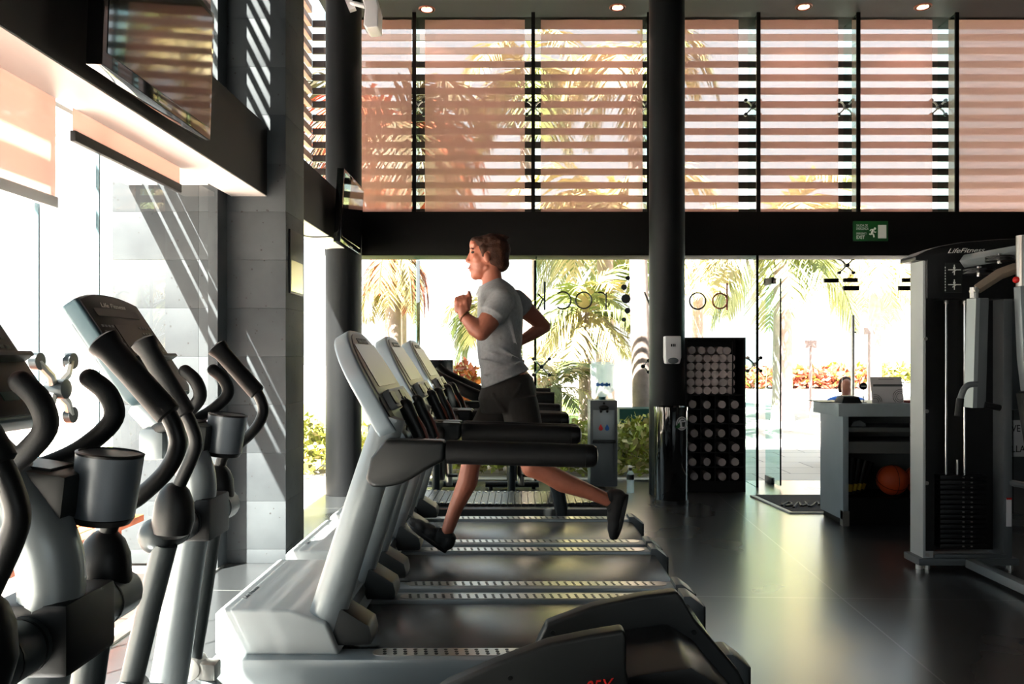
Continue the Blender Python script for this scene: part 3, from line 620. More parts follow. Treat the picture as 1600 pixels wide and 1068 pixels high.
# ------------------------------------------------------------------ elliptical trainers
EY = 2.45
def make_elliptical():
    t = thing('elliptical_trainer', 'grey elliptical trainer between the treadmills and the one at the picture edge', 'elliptical trainer', (-.6, EY, 0), 'elliptical trainers by the side window')
    N, Fr = 2.20, 2.68
    # central mast
    pts = [P(222, 628, EY), P(262, 668, EY), P(298, 718, EY), P(309, 760, EY), P(303, 810, EY), P(291, 880, EY), P(266, 1050, EY)]
    a = pts[-1]; pts.append(Vector((a.x-.05, EY, .08)))
    m = MB(); m.tube(pts, [.05, .056, .058, .056, .054, .054, .056, .06], 22, k=6); m.build('mast', M['silver'], t)
    # console
    bl = P(226, 620, 2.28); tl = P(116, 456, 2.28); C0 = Vector((bl.x, EY, bl.z)); v = Vector((tl.x-bl.x, 0, tl.z-bl.z)); L = v.length; v.normalize()
    u = Vector((0, 1, 0)); n = Vector((v.z, 0, -v.x))
    def K(a, b_, c=0.): return C0+u*a+v*b_+n*c
    def face(w, L_, bow, off=0):
        pts = [(-w+.02, off), (w-.02, off), (w, off+.02), (w, off+L_-bow)]
        for i in range(1, 8): q = 1-2*i/8; pts.append((w*q, off+L_-bow*q*q))
        pts += [(-w, off+L_-bow), (-w, off+.02)]; return pts
    m = MB(); m.ext([K(a, b_, -.055) for a, b_ in face(.178, L+.012, .03)], n*.052); cs = m.build('console', M['bluegrey'], t, bevel=.01, segs=3)
    m = MB(); m.ext([K(a, b_, -.004) for a, b_ in face(.168, L-.004, .03, .008)], n*.006); m.build('face_panel', M['black'], cs, bevel=.002)
    m = MB(); m.ext([K(a, b_, -.075) for a, b_ in face(.16, L-.06, .03, .02)], n*.025); m.build('back_cover', M['silver'], cs, bevel=.01)
    m = MB(); m.ext([K(a, b_+.175, .002) for a, b_ in outline(.07, .07, .085, .006, .006)], n*.002); m.build('display', M['dark'], cs)
    m = MB(); m.ext([K(a, b_+.29, .002) for a, b_ in outline(.13, .13, .028, .006, .006)], n*.002); m.build('message_bar', M['dark'], cs)
    for s in (-1, 1):
        m = MB()
        for i in range(4):
            for j in range(5): m.ob(K(s*(.085+.019*i), .165+.022*j, .0025), u*.006, v*.004, n*.001)
        m.build('keypad', M['grey'], cs)
    m = MB(); m.ob(K(0, .135, .012), u*.168, v*.006, n*.014); m.build('reading_rack', M['dark'], cs, bevel=.004)
    lettering('Life Fitness', 'logo', M['letter'], cs, K(-.075, .325, .003), u, v, .017, .3, .15, .0008)
    for a, mm in ((.02, M['teal']), (-.06, M['leaf'])):
        m = MB(); m.ob(K(a+.03, .05, .0025), u*.022, v*.010, n*.0012); m.build('quick_key', mm, cs, bevel=.004)
    # reading tray behind the cup, and the fixed horns
    c0 = P(352, 676, 2.53)
    m = MB(); m.prism([(c0.x-.17, c0.z+.052), (c0.x-.02, c0.z+.03), (c0.x-.03, c0.z-.055), (c0.x-.16, c0.z-.045)], EY-.02, EY+.10); tray = m.build('tray', M['dark'], t, bevel=.012)
    m = MB(); m.prism([(c0.x-.155, c0.z+.054), (c0.x-.06, c0.z+.041), (c0.x-.06, c0.z+.033), (c0.x-.155, c0.z+.046)], EY+.0, EY+.08); m.build('tray_well', M['black'], tray)
    m = MB(); m.ob((c0.x-.17, EY, c0.z-.02), (.04, 0, 0), (0, .08, 0), (0, 0, .05)); m.build('neck', M['silver'], t, bevel=.02)
    for s in (-1, 1):
        q = [(-1.155, .03, 1.10), (-1.10, .09, 1.115), (-1.03, .105, 1.15), (-.975, .112, 1.205), (-.985, .112, 1.255), (-1.02, .108, 1.288)]
        m = MB(); m.tube([(x, EY-.0+s*y+.02, z) for x, y, z in q], [.018, .0185, .019, .0195, .020, .0195], 16, k=6)
        m.ell((q[-1][0], EY+s*q[-1][1]+.02, q[-1][2]), .0195); m.build('fixed_grip', M['rubber'], t)
    # cup holder, leaning slightly
    tilt = Matrix.Rotation(math.radians(7), 3, 'Y'); ax = tilt @ Vector((0, 0, 1)); bc = Vector((c0.x-.006, 2.53, c0.z-.062))
    m = MB(); m.tube([bc, bc+ax*.122, bc+ax*.123, bc+ax*.02], [.0565, .0605, .056, .05], 32); cu = m.build('cup_holder', M['cup'], t)
    m = MB(); m.tube([bc-ax*.012, bc, bc+ax*.002], [.050, .0575, .0565], 32); m.build('cup_base', M['black'], cu)
    m = MB()
    m.loft([[bc+ax*(.120+dz)+(tilt @ Vector((math.cos(2*PI*j/32)*r, math.sin(2*PI*j/32)*r, 0))) for j in range(32)] for r, dz in ((.0605, 0), (.0615, .004), (.056, .006), (.055, -.002), (.0605, 0))], cap=False); m.build('cup_rim', M['black'], cu)
    # crossbar with pivots
    e0 = P(243, 838, 2.20); e1 = P(352, 786, 2.72)
    m = MB(); m.tube([e0+Vector((-.0, -.035, 0)), e0+Vector((0, -.022, 0)), e0, (e0+e1)/2, e1, e1+Vector((0, .025, 0)), e1+Vector((0, .035, 0))], [.018, .04, .052, .05, .052, .04, .018], 22); xb_ = m.build('crossbar', M['tubegrey'], t)
    mid = (e0+e1)/2
    m = MB(); m.ob(mid+Vector((.0, .02, .005)), (.075, 0, 0), (0, .085, 0), (0, 0, .066)); m.build('pivot_housing', M['black'], xb_, bevel=.012)
    for k in (.22, .34, .72, .84):
        p = e0+(e1-e0)*k; m = MB(); m.cyl(p, p+Vector((0, .004, 0)), .0525, seg=24); m.build('collar', M['black'], xb_)
    # swinging arms
    near = [P(272, 800, N), P(276, 768, N), P(299, 716, N), P(306, 690, N), P(299, 664, N), P(290, 646, N)]
    far = [P(338, 772, Fr), P(342, 735, Fr), P(352, 708, Fr), P(375, 692, Fr), P(400, 668, Fr), P(411, 645, Fr), P(409, 628, Fr), P(402, 613, Fr)]
    for arm, top, boot in ((near, P(222, 530, N), P(271, 793, N)), (far, P(337, 540, Fr), P(339, 757, Fr))):
        m = MB(); m.tube(arm, .0185, 16, k=7); am = m.build('swing_arm', M['black'], t)
        g0 = arm[-1]; d = (top-g0)
        m = MB(); m.tube([g0-d*.02, g0, g0+d*.06, g0+d*.5, g0+d*.84, g0+d*.93, g0+d*.97, g0+d*1.0], [.021, .028, .029, .028, .029, .035, .036, .024], 20, sq=.85); m.build('hand_grip', M['rubber'], am)
        m = MB(); m.tube([boot+Vector((-.005, 0, -.085)), boot+Vector((-.005, 0, -.07)), boot+Vector((0, 0, -.03)), boot+Vector((.003, 0, .02)), boot+Vector((.004, 0, .05)), boot+Vector((.005, 0, .066)), boot+Vector((.005, 0, .071))], [.03, .052, .058, .052, .040, .025, .016], 24, sq=.9); m.build('arm_boot', M['black'], am)
    # link arms down to the pedals
    for s, q in ((-1, [P(258, 850, N), P(230, 960, N), P(203, 1075, N)]), (1, [P(330, 830, Fr), P(316, 930, Fr), P(300, 1035, Fr)])):
        m = MB(); m.tube(q, [.034, .033, .032], 18); lk = m.build('link_arm', M['tubegrey'], t)
        j = q[-1]; m = MB(); m.cyl(j+Vector((0, -.04, -.01)), j+Vector((0, .04, -.01)), .042); m.ob(j+Vector((.03, 0, -.02)), (.06, 0, -.005), (0, .03, 0), (0, 0, .028)); m.build('link_joint', M['steel'], lk, bevel=.006)
        m = MB(); m.tube([j+Vector((.03, 0, -.04)), (-1.0, j.y, .14), (-.4, j.y, .10), (.1, j.y, .10)], .026, 12); pa = m.build('pedal_arm', M['silver'], t)
        m = MB(); m.prism([(-.72, .14), (-.68, .175), (-.40, .13), (-.36, .155), (-.35, .12), (-.4, .10), (-.66, .11)], j.y-.07, j.y+.07); m.build('pedal', M['black'], pa, bevel=.01)
    # rear drive housing with its two side covers
    m = MB(); m.prism([(-.15, .05), (-.12, .22), (.10, .30), (.45, .30), (.72, .16), (.76, .05)], 2.26, 2.62); hs = m.build('drive_housing', M['black'], t, bevel=.03)
    nn = lambda x, y: (P(x, y, 2.2).x, P(x, y, 2.2).z)
    ff = lambda x, y: (P(x, y, 2.66).x, P(x, y, 2.66).z)
    m = MB(); m.prism([(-.36, .05), (-.30, .34), nn(699, 1067), nn(772, 1035), nn(856, 1004), nn(920, 991), nn(974, 982), nn(979, 994), nn(978, 1045), (.34, .30), (.42, .05)], 2.19, 2.25); sc = m.build('side_cover', M['dark'], hs, bevel=.012, segs=3)
    q = [nn(975, 984), nn(974, 1000)]
    m = MB()
    for px, py in ((797, 1059),): c = P(px, py, 2.188); m.cyl(c, c+Vector((0, .004, 0)), .007, seg=12)
    m.build('bolt', M['black'], hs)
    lettering('95X', 'model_mark', M['red'], hs, P(912, 1088, 2.186), (1, 0, .12), (0, 0, 1), .045, .3, .085)
    m = MB(); m.prism([(-.05, .05), ff(834, 1010), ff(853, 970), ff(925, 943), ff(1000, 927), ff(1055, 920), ff(1064, 931), ff(1082, 962), ff(1150, 1042), ff(1166, 1075), (.83, .05)], 2.63, 2.69); m.build('side_cover', M['dark'], hs, bevel=.012, segs=3)
    for px, py in ((864, 988), (1085, 988)):
        c = P(px, py, 2.626); m = MB(); m.cyl(c, c+Vector((0, .006, 0)), .008, seg=12); m.build('bolt', M['black'], hs)
    m = MB(); m.prism([nn(979, 990), ff(1058, 926), ff(1072, 944), (.80, .12), (.62, .10), nn(979, 1060)], 2.25, 2.63) if False else m.prism([(.30, .40), (.50, .43), (.58, .38), (.79, .13), (.72, .08), (.34, .2)], 2.25, 2.63); m.build('rear_cover', M['black'], hs, bevel=.02)
    # floor frame
    MB().bb(-1.25, .70, EY-.05, EY+.05, .03, .09).build('base_beam', M['silver'], t, bevel=.015)
    for x in (-1.22, .66): MB().bb(x-.04, x+.04, EY-.30, EY+.30, .0, .05).build('stabilizer', M['dark'], t, bevel=.015)
    return t
el = make_elliptical()
dup(el, (-.6+.155, EY-1.02, 0), 'grey elliptical trainer cut off by the picture edge, closest to the camera')
# ------------------------------------------------------------------ cable machine
t = thing('cable_machine', 'black and silver cable weight machine standing beside the reception desk', 'weight machine', (3.0, 4.95, 0))
D = 4.85
def X_(px, d=D): return (px-CX)*d/F
def Z_(py, d=D): return CH-(py-CY)*d/F
for (a, b_) in ((1442, 1459), (1568, 1582)):
    m = MB(); m.bb(X_(a), X_(b_), D, D+.16, .05, Z_(400)); m.build('frame_post', M['pale'] if a < 1500 else M['grey'], t, bevel=.006)
MB().bb(X_(1446), X_(1459), D-.006, D, .12, Z_(405)).build('post_cover', M['black'], t)
pts = [(X_(1428), Z_(407)), (X_(1428), Z_(400)), (X_(1444), Z_(392)), (X_(1465), Z_(385)), (X_(1500), Z_(379)), (X_(1560), Z_(374)), (X_(1625), Z_(372)), (X_(1625), Z_(467)), (X_(1446), Z_(467)), (X_(1446), Z_(407))]
m = MB(); m.prism(pts, D-.02, D+.18); hd = m.build('head_shroud', M['black'], t, bevel=.008)
lettering('LifeFitness', 'logo', M['letter'], hd, (X_(1477), D-.021, Z_(396)), (1, 0, .03), (.0, 0, 1), .030, .45, .235)
m = MB(); m.bb(X_(1474), X_(1500), D-.024, D-.019, Z_(457), Z_(411)); pl = m.build('placard', M['dark'], hd)
for py in (422, 445):
    m = MB()
    m.bb(X_(1478), X_(1498), D-.026, D-.0235, Z_(py+.7), Z_(py-.7)); m.bb(X_(1487), X_(1488.4), D-.026, D-.0235, Z_(py+8), Z_(py-8))
    m.ell((X_(1487.7), D-.0245, Z_(py-3)), (.008, .001, .008), seg=10); m.ob((X_(1487.7), D-.0245, Z_(py+2)), (.012, 0, .008), (0, .001, 0), (-.001, 0, .003)); m.build('exercise_diagram', M['letter'], hd)
m = MB()
for k in range(9): m.bb(X_(1473), X_(1474.2), D-.026, D-.0235, Z_(455-4.4*k), Z_(452.5-4.4*k))
m.build('placard_text', M['letter'], hd)
MB().bb(X_(1460), X_(1568), D+.11, D+.13, .1, Z_(467)).build('back_panel', M['black'], t)
for px in (1487.5, 1517):
    m = MB(); m.cyl((X_(px), D+.07, .12), (X_(px), D+.07, Z_(468)), .0095, seg=14); m.build('guide_rod', M['chrome'], t)
    m = MB(); m.cyl((X_(px), D+.07, Z_(473)), (X_(px), D+.07, Z_(468)), .014, seg=14); m.build('rod_collar', M['steel'], t)
m = MB(); m.cyl((X_(1505.5), D+.07, Z_(745)), (X_(1505.5), D+.07, Z_(720)), .008, seg=12); m.build('selector_rod', M['steel'], t)
zb, zt = .13, Z_(742); n = 15
for i in range(n):
    z0 = zb+(zt-zb)*i/n; z1 = zb+(zt-zb)*(i+1)/n-.006
    m = MB(); m.bb(X_(1472), X_(1546), D+.02, D+.105, z0, z1); w = m.build('weight_plate', M['black'], t, bevel=.004)
    m = MB()
    for px in (1508, 1521): c = (X_(px), D+.019, (z0+z1)/2); m.bb(c[0]-.006, c[0]+.006, D+.0165, D+.02, c[2]-.004, c[2]+.004)
    m.build('plate_number', M['steel'], w)
MB().bb(X_(1433), X_(1590), D-.02, D+.17, .03, .075).build('base_plate', M['grey'], t, bevel=.008)
MB().bb(X_(1459), X_(1572), D-.01, D+.0, .075, .10).build('stack_guard', M['grey'], t, bevel=.004)
for px in (1440, 1452, 1582): m = MB(); m.cyl((X_(px), D+.03, 0), (X_(px), D+.03, .03), .02); m.build('levelling_foot', M['steel'], t)
m = MB(); m.bb(X_(1505), X_(1505)+.07, 3.2, D-.02, .02, .075); m.build('base_beam', M['silver'], t, bevel=.008)
for px, py in ((1445, 529), (1447, 642), (1447, 754), (1448, 866)):
    m = MB(); m.cyl((X_(px), D-.012, Z_(py)), (X_(px), D-.005, Z_(py)), .012, seg=14); m.build('bolt', M['steel'], t)
m = MB(); m.bb(X_(1572), X_(1580), D-.004, D, Z_(822), Z_(778)); lb = m.build('warning_label', M['white'], t)
m = MB(); m.bb(X_(1572), X_(1580), D-.006, D-.003, Z_(780), Z_(777)); m.build('label_band', M['red'], t)
# top beam, pulleys and press arm (towards the camera)
m = MB(); q0, q1 = P(1506, 408, 4.80), P(1600, 392, 4.45); m.tube([q0, q1, q1+(q1-q0)*.3], .042, 4, ref=(0, 0, 1)); m.build('top_beam', M['silver'], t, bevel=.006)
for (px, py, d, r) in ((1530, 424, 4.6, .085), (1562, 404, 4.5, .075)):
    c = P(px, py, d); m = MB(); m.cyl(c+Vector((0, 0, -.014)), c+Vector((0, 0, -.004)), r, seg=32); m.cyl(c+Vector((0, 0, -.006)), c+Vector((0, 0, .006)), r*.86, seg=32); m.cyl(c+Vector((0, 0, .004)), c+Vector((0, 0, .014)), r, seg=32)
    pu = m.build('pulley', M['black'], t); m = MB(); m.cyl(c+Vector((0, 0, -.03)), c+Vector((0, 0, .03)), .014); m.build('pulley_axle', M['chrome'], pu)
d = 4.4
m = MB(); m.tube([P(1526, 452, d), P(1562, 428, d), P(1584, 420, d), P(1625, 414, d)], [.030, .034, .034, .034], 4, ref=(0, 0, 1)); m.build('press_arm', mat('tan_arm', (.56, .50, .44), .35, .3), t, bevel=.006)  # arm in one even tan colour
c = P(1522, 457, d); m = MB(); m.tube([c+Vector((0, 0, -.03)), c+Vector((0, 0, .03))], .022, 16); m.cyl(c+Vector((0, -.03, .01)), c+Vector((0, .03, .01)), .012); m.build('arm_joint', M['steel'], t)
m = MB(); a0, a1 = P(1525, 465, d), P(1520, 637, d); wv = Vector((.075, 0, 0))
m.ext([a0, a0+wv, a1+wv, a1], (0, .10, 0)); ar = m.build('hanging_arm', M['grey'], t, bevel=.006)
m = MB(); m.ext([a0+Vector((-.001, -.002, 0)), a0+Vector((.022, -.002, 0)), a1+Vector((.022, -.002, 0)), a1+Vector((-.001, -.002, 0))], (0, .09, 0)); m.build('arm_edge', M['silver'], ar)
m = MB(); m.tube([P(1527, 600, d), P(1514, 601, d), P(1506, 608, d), P(1501, 622, d), P(1500, 634, d)], .017, 14, k=6); hn = m.build('handle', M['grey'], t)
m = MB(); m.tube([P(1500.5, 622, d), P(1499, 636, d), P(1497, 650, d)], [.02, .021, .02], 14); m.build('handle_grip', M['rubber'], hn)
m = MB(); m.tube([P(1538, 632, d), P(1562, 637, d)], .018, 14); m.build('arm_pad', M['rubber'], ar)
c = P(1588, 437, 4.3); m = MB(); m.ell(c, .019); m.build('red_knob', M['red'], t)
m = MB(); m.cyl(P(1597, 455, 4.3), P(1597, 368, 4.3), .03); m.build('adjuster_post', M['steel'], t)
m = MB(); q = [P(1583, 448, 4.3), P(1600, 446, 4.3), P(1612, 446, 4.3), P(1612, 605, 4.3), P(1594, 611, 4.3), P(1588, 560, 4.3)]; m.ext(q, (0, -.06, 0)); m.build('side_shroud', M['silver'], t, bevel=.008)
m = MB(); q = [P(1586, 613, 4.3), P(1612, 604, 4.3), P(1625, 760, 4.3), P(1600, 700, 4.3)]; m.ext(q, (0, -.06, 0)); m.build('seat_pad', M['dark'], t, bevel=.01)
m = MB(); m.tube([P(1569, 752, 4.9), P(1625, 762, 4.7)], .02, 12); m.build('brace', M['grey'], t)
# white notice on a dark board behind it
t = thing('notice_board', 'white notice with big dark capitals behind the cable machine', 'notice', (X_(1592, 6.6), 6.6, 0))
MB().bb(X_(1572, 6.6), X_(1720, 6.6), 6.61, 6.66, Z_(752, 6.6), Z_(640, 6.6)).build('board', M['wall'], t)
for x in (1580, 1700): MB().bb(X_(x, 6.6)-.02, X_(x, 6.6)+.02, 6.60, 6.67, 0, Z_(640, 6.6)).build('leg', M['dark'], t)
MB().bb(X_(1579, 6.6), X_(1640, 6.6), 6.6, 6.61, Z_(713, 6.6), Z_(656, 6.6)).build('notice_sheet', M['paper'], t)
lettering('VE D', 'notice_text', M['ink'], t, (X_(1580, 6.6), 6.599, Z_(674, 6.6)), (1, 0, 0), (0, 0, 1), .06, 0, .15)
lettering('LLAS', 'notice_text', M['ink'], t, (X_(1580, 6.6), 6.599, Z_(706, 6.6)), (1, 0, 0), (0, 0, 1), .06, 0, .15)
# ------------------------------------------------------------------ reception desk
D0, D1 = 6.1, 6.56
t = thing('reception_desk', 'grey reception desk with open shelves in front of the glass door', 'desk', (3.2, 6.3, 0))
xl, xr = X_(1317, D0), X_(1317, D0)+1.18
MB().bb(xl, xl+.045, D0, D1, .05, .87).build('side_panel', M['counter'], t, bevel=.003)
MB().bb(xr-.045, xr, D0, D1, .05, .87).build('side_panel', M['counter'], t, bevel=.003)
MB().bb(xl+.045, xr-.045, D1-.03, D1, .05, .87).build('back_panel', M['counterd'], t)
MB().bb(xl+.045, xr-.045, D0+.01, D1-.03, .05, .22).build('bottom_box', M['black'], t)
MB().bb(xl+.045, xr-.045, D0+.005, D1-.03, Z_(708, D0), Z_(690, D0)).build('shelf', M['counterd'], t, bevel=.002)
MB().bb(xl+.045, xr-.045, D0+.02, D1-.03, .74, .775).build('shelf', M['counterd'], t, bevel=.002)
MB().bb(xl-.045, xr+.04, D0-.03, D1+.04, Z_(650, D0), Z_(630, D0)).build('desk_top', M['counter'], t, bevel=.003)
MB().bb(xl+.0, xl+.05, D0-.004, D0+.05, .0, .12).build('corner_guard', M['steel'], t)
MB().bb(xl+.02, xr-.02, D0+.03, D1-.02, 0, .05).build('plinth', M['black'], t)
ZT = Z_(630, D0)
for px, py, lab in ((1394, 760, 'orange basketball on the low shelf of the desk, fully in view'), (1437, 752, 'orange basketball on the low shelf, half hidden by the machine post')):
    c = P(px, py, 6.25); c.z = .22+.121
    m = MB(); m.ell(c, .121, seg=32); o = m.build('basketball', M['ball'], loc=c); tag(o, lab, 'basketball', 'basketballs in the desk')
    for ax in range(3):
        m = MB(); R = (Matrix.Rotation(PI/2, 3, 'X'), Matrix.Rotation(PI/2, 3, 'Y'), Matrix.Rotation(.6, 3, 'X'))[ax]
        pts = [c+R @ Vector((math.cos(2*PI*i/32)*.1212, math.sin(2*PI*i/32)*.1212, 0)) for i in range(33)]; m.tube(pts, .0025, 6); m.build('seam', M['black'], o)
t = thing('resistance_grips', 'bundle of black exercise grips with yellow ends in the desk', 'exercise grips', (X_(1335, 6.2), 6.25, .22))
for i, px in enumerate((1331, 1337, 1344, 1349)):
    m = MB(); p0 = P(px-5, 765, 6.2+.05*i); p0.z = .235; p1 = p0+Vector((.03+.02*i, 0, .30-.02*i)); m.cyl(p0, p1, .025, .028); g = m.build('grip', M['black'], t)
    m = MB(); m.cyl(p0+(p1-p0)*.08+Vector((0, -.01, 0)), p0+(p1-p0)*.28+Vector((0, -.01, 0)), .021 if i % 2 else .0215); m.build('end_band', mat('yellow_print', (.72, .60, .10), .5), g)
c = P(1337, 674, 6.2); t = tag(MB().prism([(c.x-.06, .776), (c.x+.07, .776), (c.x+.075, .80), (c.x+.02, .835), (c.x-.03, .815)], 6.17, 6.30).build('crumpled_cap', M['grey'], loc=(c.x, 6.2, .775), bevel=.012), 'grey folded cloth cap on the upper desk shelf', 'cap')
# things on the desk top
xa_, xb_ = X_(1313, 6.15), X_(1345, 6.15)
t = thing('card_box', 'black card box with sloping sides on the desk top', 'box', ((xa_+xb_)/2, 6.2, ZT))
m = MB(); m.loft([[Vector((xa_-.0, 6.12, ZT)), Vector((xb_, 6.12, ZT)), Vector((xb_, 6.28, ZT)), Vector((xa_, 6.28, ZT))], [Vector((xa_+.02, 6.14, ZT+.05)), Vector((xb_-.02, 6.14, ZT+.05)), Vector((xb_-.02, 6.26, ZT+.05)), Vector((xa_+.02, 6.26, ZT+.05))]]); m.build('box_body', M['dark'], t, bevel=.004)
m = MB(); m.bb(xa_+.03, xb_-.03, 6.16, 6.24, ZT+.05, ZT+.056); m.build('box_lid', M['black'], t)
c = P(1387, 610, 6.2); t = thing('menu_holder', 'white upright card with ring pattern and grey band on the desk', 'card', (c.x, 6.2, ZT))
w = X_(1411, 6.2)-X_(1362, 6.2); x0 = X_(1362, 6.2)
MB().ob((x0+w/2, 6.21, ZT+.103), (w/2, 0, 0), (0, .004, 0), (0, .02, .103)).build('card', M['paper'], t)
m = MB(); m.bb(x0+.01, x0+w-.005, 6.192, 6.2, ZT+.13, ZT+.148); m.build('band', M['grey'], t)
m = MB()
for (cx_, cz_, rs) in ((x0+w-.03, .05, (.028, .042, .056)), (x0+.02, .01, (.028, .042, .056))):
    for r in rs:
        pts = [Vector((cx_+math.cos(a)*r, 6.187+ (cz_+math.sin(a)*r)*.2*.0, ZT+cz_+math.sin(a)*r)) for a in [2*PI*i/28 for i in range(29)]]
        pts = [p for p in pts if x0+.003 < p.x < x0+w-.003 and ZT+.003 < p.z < ZT+.2]
        if len(pts) > 3:
            seg_ = [pts[0]]
            for p in pts[1:]:
                if (p-seg_[-1]).length < .04: seg_.append(p)
                else:
                    if len(seg_) > 1: m.tube(seg_, .0022, 5)
                    seg_ = [p]
            if len(seg_) > 1: m.tube(seg_, .0022, 5)
m.build('ring_print', M['grey'], t)
m = MB(); m.bb(x0+.065, x0+w-.065, 6.222, 6.225, ZT+.185, ZT+.189); m.build('heading', M['grey'], t)
c = P(1426, 628, 6.2); o = MB().bb(c.x-.06, c.x+.08, 6.15, 6.3, ZT, ZT+.018).build('leaflet_stack', mat('dull_red_paper', (.45, .16, .15), .7), loc=(c.x, 6.2, ZT), bevel=.002); tag(o, 'dull red leaflets lying on the desk next to the machine', 'leaflets')
c = P(1284, 628, 6.3); o = MB().bb(c.x-.05, c.x+.14, 6.22, 6.50, ZT, ZT+.006).build('clipboard', M['black'], loc=(c.x, 6.3, ZT)); tag(o, 'flat black clipboard on the corner of the desk top', 'clipboard')
c = P(1349, 603, 6.25); t = thing('round_badge_stand', 'round black badge on a thin stand on the desk', 'badge', (c.x, 6.25, ZT))
m = MB(); m.cyl((c.x, 6.245, c.z), (c.x, 6.255, c.z), .030, seg=28); m.build('badge', M['black'], t); m = MB(); m.cyl((c.x, 6.25, ZT), (c.x, 6.25, c.z-.025), .003); m.cyl((c.x, 6.25, ZT), (c.x, 6.25, ZT+.004), .025); m.build('stand', M['black'], t)
m = MB(); m.bb(c.x-.02, c.x+.02, 6.2435, 6.2455, c.z-.003, c.z+.003); m.build('badge_print', M['letter'], t)
# ------------------------------------------------------------------ glass door leaves
t = thing('glass_door', 'glass door leaf standing open beside the towel cabinet', 'glass door', (W(1196), YG, 0))
hx = W(1196)
MB().bb(hx-.006, hx+.006, 7.86, YG-.02, .02, 2.14).build('door_glass', M['fin'], t, smooth=0)
m = MB(); m.bb(hx-.016, hx+.016, 8.1, YG-.0, 2.10, 2.17); m.bb(hx-.016, hx+.10, YG-.05, YG, 2.12, 2.18); m.build('top_fitting', M['cab'], t, bevel=.004)
m = MB(); m.bb(hx-.016, hx+.016, 8.1, YG-.02, .0, .07); m.build('bottom_fitting', M['gunmetal'], t, bevel=.004)
m = MB(); m.cyl((hx, 7.865, .03), (hx, 7.865, 2.13), .008); m.build('edge_seal', M['frame'], t)
t = thing('glass_door', 'closed glass door leaf with long pull handles behind the reception desk', 'glass door', (W(1370), YG, 0))
MB().bb(W(1316), W(1430), YG, YG+.012, .02, 2.14).build('door_glass', M['glass'], t, smooth=0)
for a, b_ in ((1318, 1342), (1404, 1430)):
    m = MB(); m.bb(W(a), W(b_), YG-.012, YG+.024, 2.05, 2.10); m.build('top_fitting', M['cab'], t, bevel=.003)
for px, yy in ((1329, YG-.06), (1337, YG+.08)):
    m = MB(); m.cyl((W(px), yy, .55), (W(px), yy, 1.78), .016, seg=14)
    for z in (.75, 1.6): m.cyl((W(px), yy, z), (W(px), YG+.006, z), .01)
    m.build('pull_handle', M['steel'], t)
t = thing('transom_fitting', 'brown clamp bar pair on the glass above the closed door leaf', 'glass clamp', (W(1300), YG, 2.12), 'clamp bars on the glass over the door')
for a, b_, z in ((1288, 1310, 2.135), (1318, 1340, 2.14), (1410, 1430, 2.14)):
    m = MB(); m.bb(W(a), W(b_), YG-.012, YG+.026, z, z+.045); m.build('clamp_bar', M['cab'], t, bevel=.003)
# spider fittings on the glass
def spider(px, py, d, label, r=.09, ax='x', four=True, sc_=1.):
    c = P(px, py, d) if ax == 'x' else Vector((WX+.06, px, py))
    t = thing('glass_fitting', label, 'glass fitting', c, 'steel spider fittings of the glazing')
    m = MB(); k = .022*sc_
    e = Vector((0, 1, 0)) if ax == 'x' else Vector((-1, 0, 0)); a = Vector((1, 0, 0)) if ax == 'x' else Vector((0, 1, 0)); z = Vector((0, 0, 1))
    m.cyl(c-e*.05, c+e*.02, k, seg=16); hub = m.build('hub', M['gunmetal'], t, bevel=.003)
    for i, j in ((1, 1), (1, -1), (-1, 1), (-1, -1))[:4 if four else 2]:
        q = c+a*(i*r)+z*(j*r); m = MB(); m.tube([c, c+(q-c)*.5-e*.02, q], [k*.5, k*.42, k*.4], 8); m.build('arm', M['steel'], t)
        m = MB(); m.cyl(q-e*.015, q+e*.012, k*.85, seg=16); m.build('glass_bolt', M['gunmetal'], t)
for px, lab in ((651, 'first'), (834, 'second'), (1010, 'third'), (1176, 'fourth'), (1321, 'fifth'), (1466, 'sixth')):
    spider(px, 168, 8.25, 'steel spider fitting on the %s fin of the upper front window' % lab, .075)
spider(671, 567+10, 8.30, 'steel spider fitting behind the treadmill consoles on the lower window', .06)
spider(846, 573, 8.30, 'steel spider fitting low on the fin behind the runner', .085)
spider(1004, 572, 8.30, 'steel spider fitting on the glass just beside the middle column', .06, four=False)
spider(1178, 569, 8.30, 'steel spider fitting on the fin by the towel cabinet', .07)
spider(1322, 415, 8.30, 'steel spider fitting high on the glass above the closed door', .075)
t_ = spider(3.06, 1.205, 0, 'large steel plate fitting on the side window behind the elliptical console', .11, 'y', sc_=1.8)
spider(3.50, 1.24, 0, 'small steel fitting farther along the side window', .05, 'y')
# glass lettering (seen from behind, so it runs backwards)
t = thing('glass_lettering', 'thin dark letters and dots stuck on the front window, reversed', 'lettering', (W(980), YG-.01, 1.95))
YL = YG-.006; r_ = .0095
def lp(px, py): v = P(px, py, YL); return v
def ring(m, cx, cy, rx, a0=0, a1=2*PI, n=28): m.tube([P(cx+math.cos(a0+(a1-a0)*i/n)*rx, cy-math.sin(a0+(a1-a0)*i/n)*rx*1.03, YL) for i in range(n+1)], r_, 6, sq=1)
m = MB(); m.tube([lp(851, 440), lp(851, 484)], r_*1.25, 6); m.tube([lp(851, 470), lp(841, 459)], r_, 6); m.tube([lp(848, 468), lp(840, 483)], r_, 6); m.build('letter_k', M['gunmetal'], t)
m = MB(); ring(m, 879, 469, 13, -PI*.72, PI*.72); m.build('letter_c', M['gunmetal'], t)
m = MB(); ring(m, 912, 469, 12.5); m.build('letter_o', M['gunmetal'], t)
m = MB(); m.tube([lp(947, 484), lp(947, 456)], r_, 6); ring(m, 938, 467, 10, PI*.05, PI*.62, 10); m.build('letter_r', M['gunmetal'], t)
m = MB()
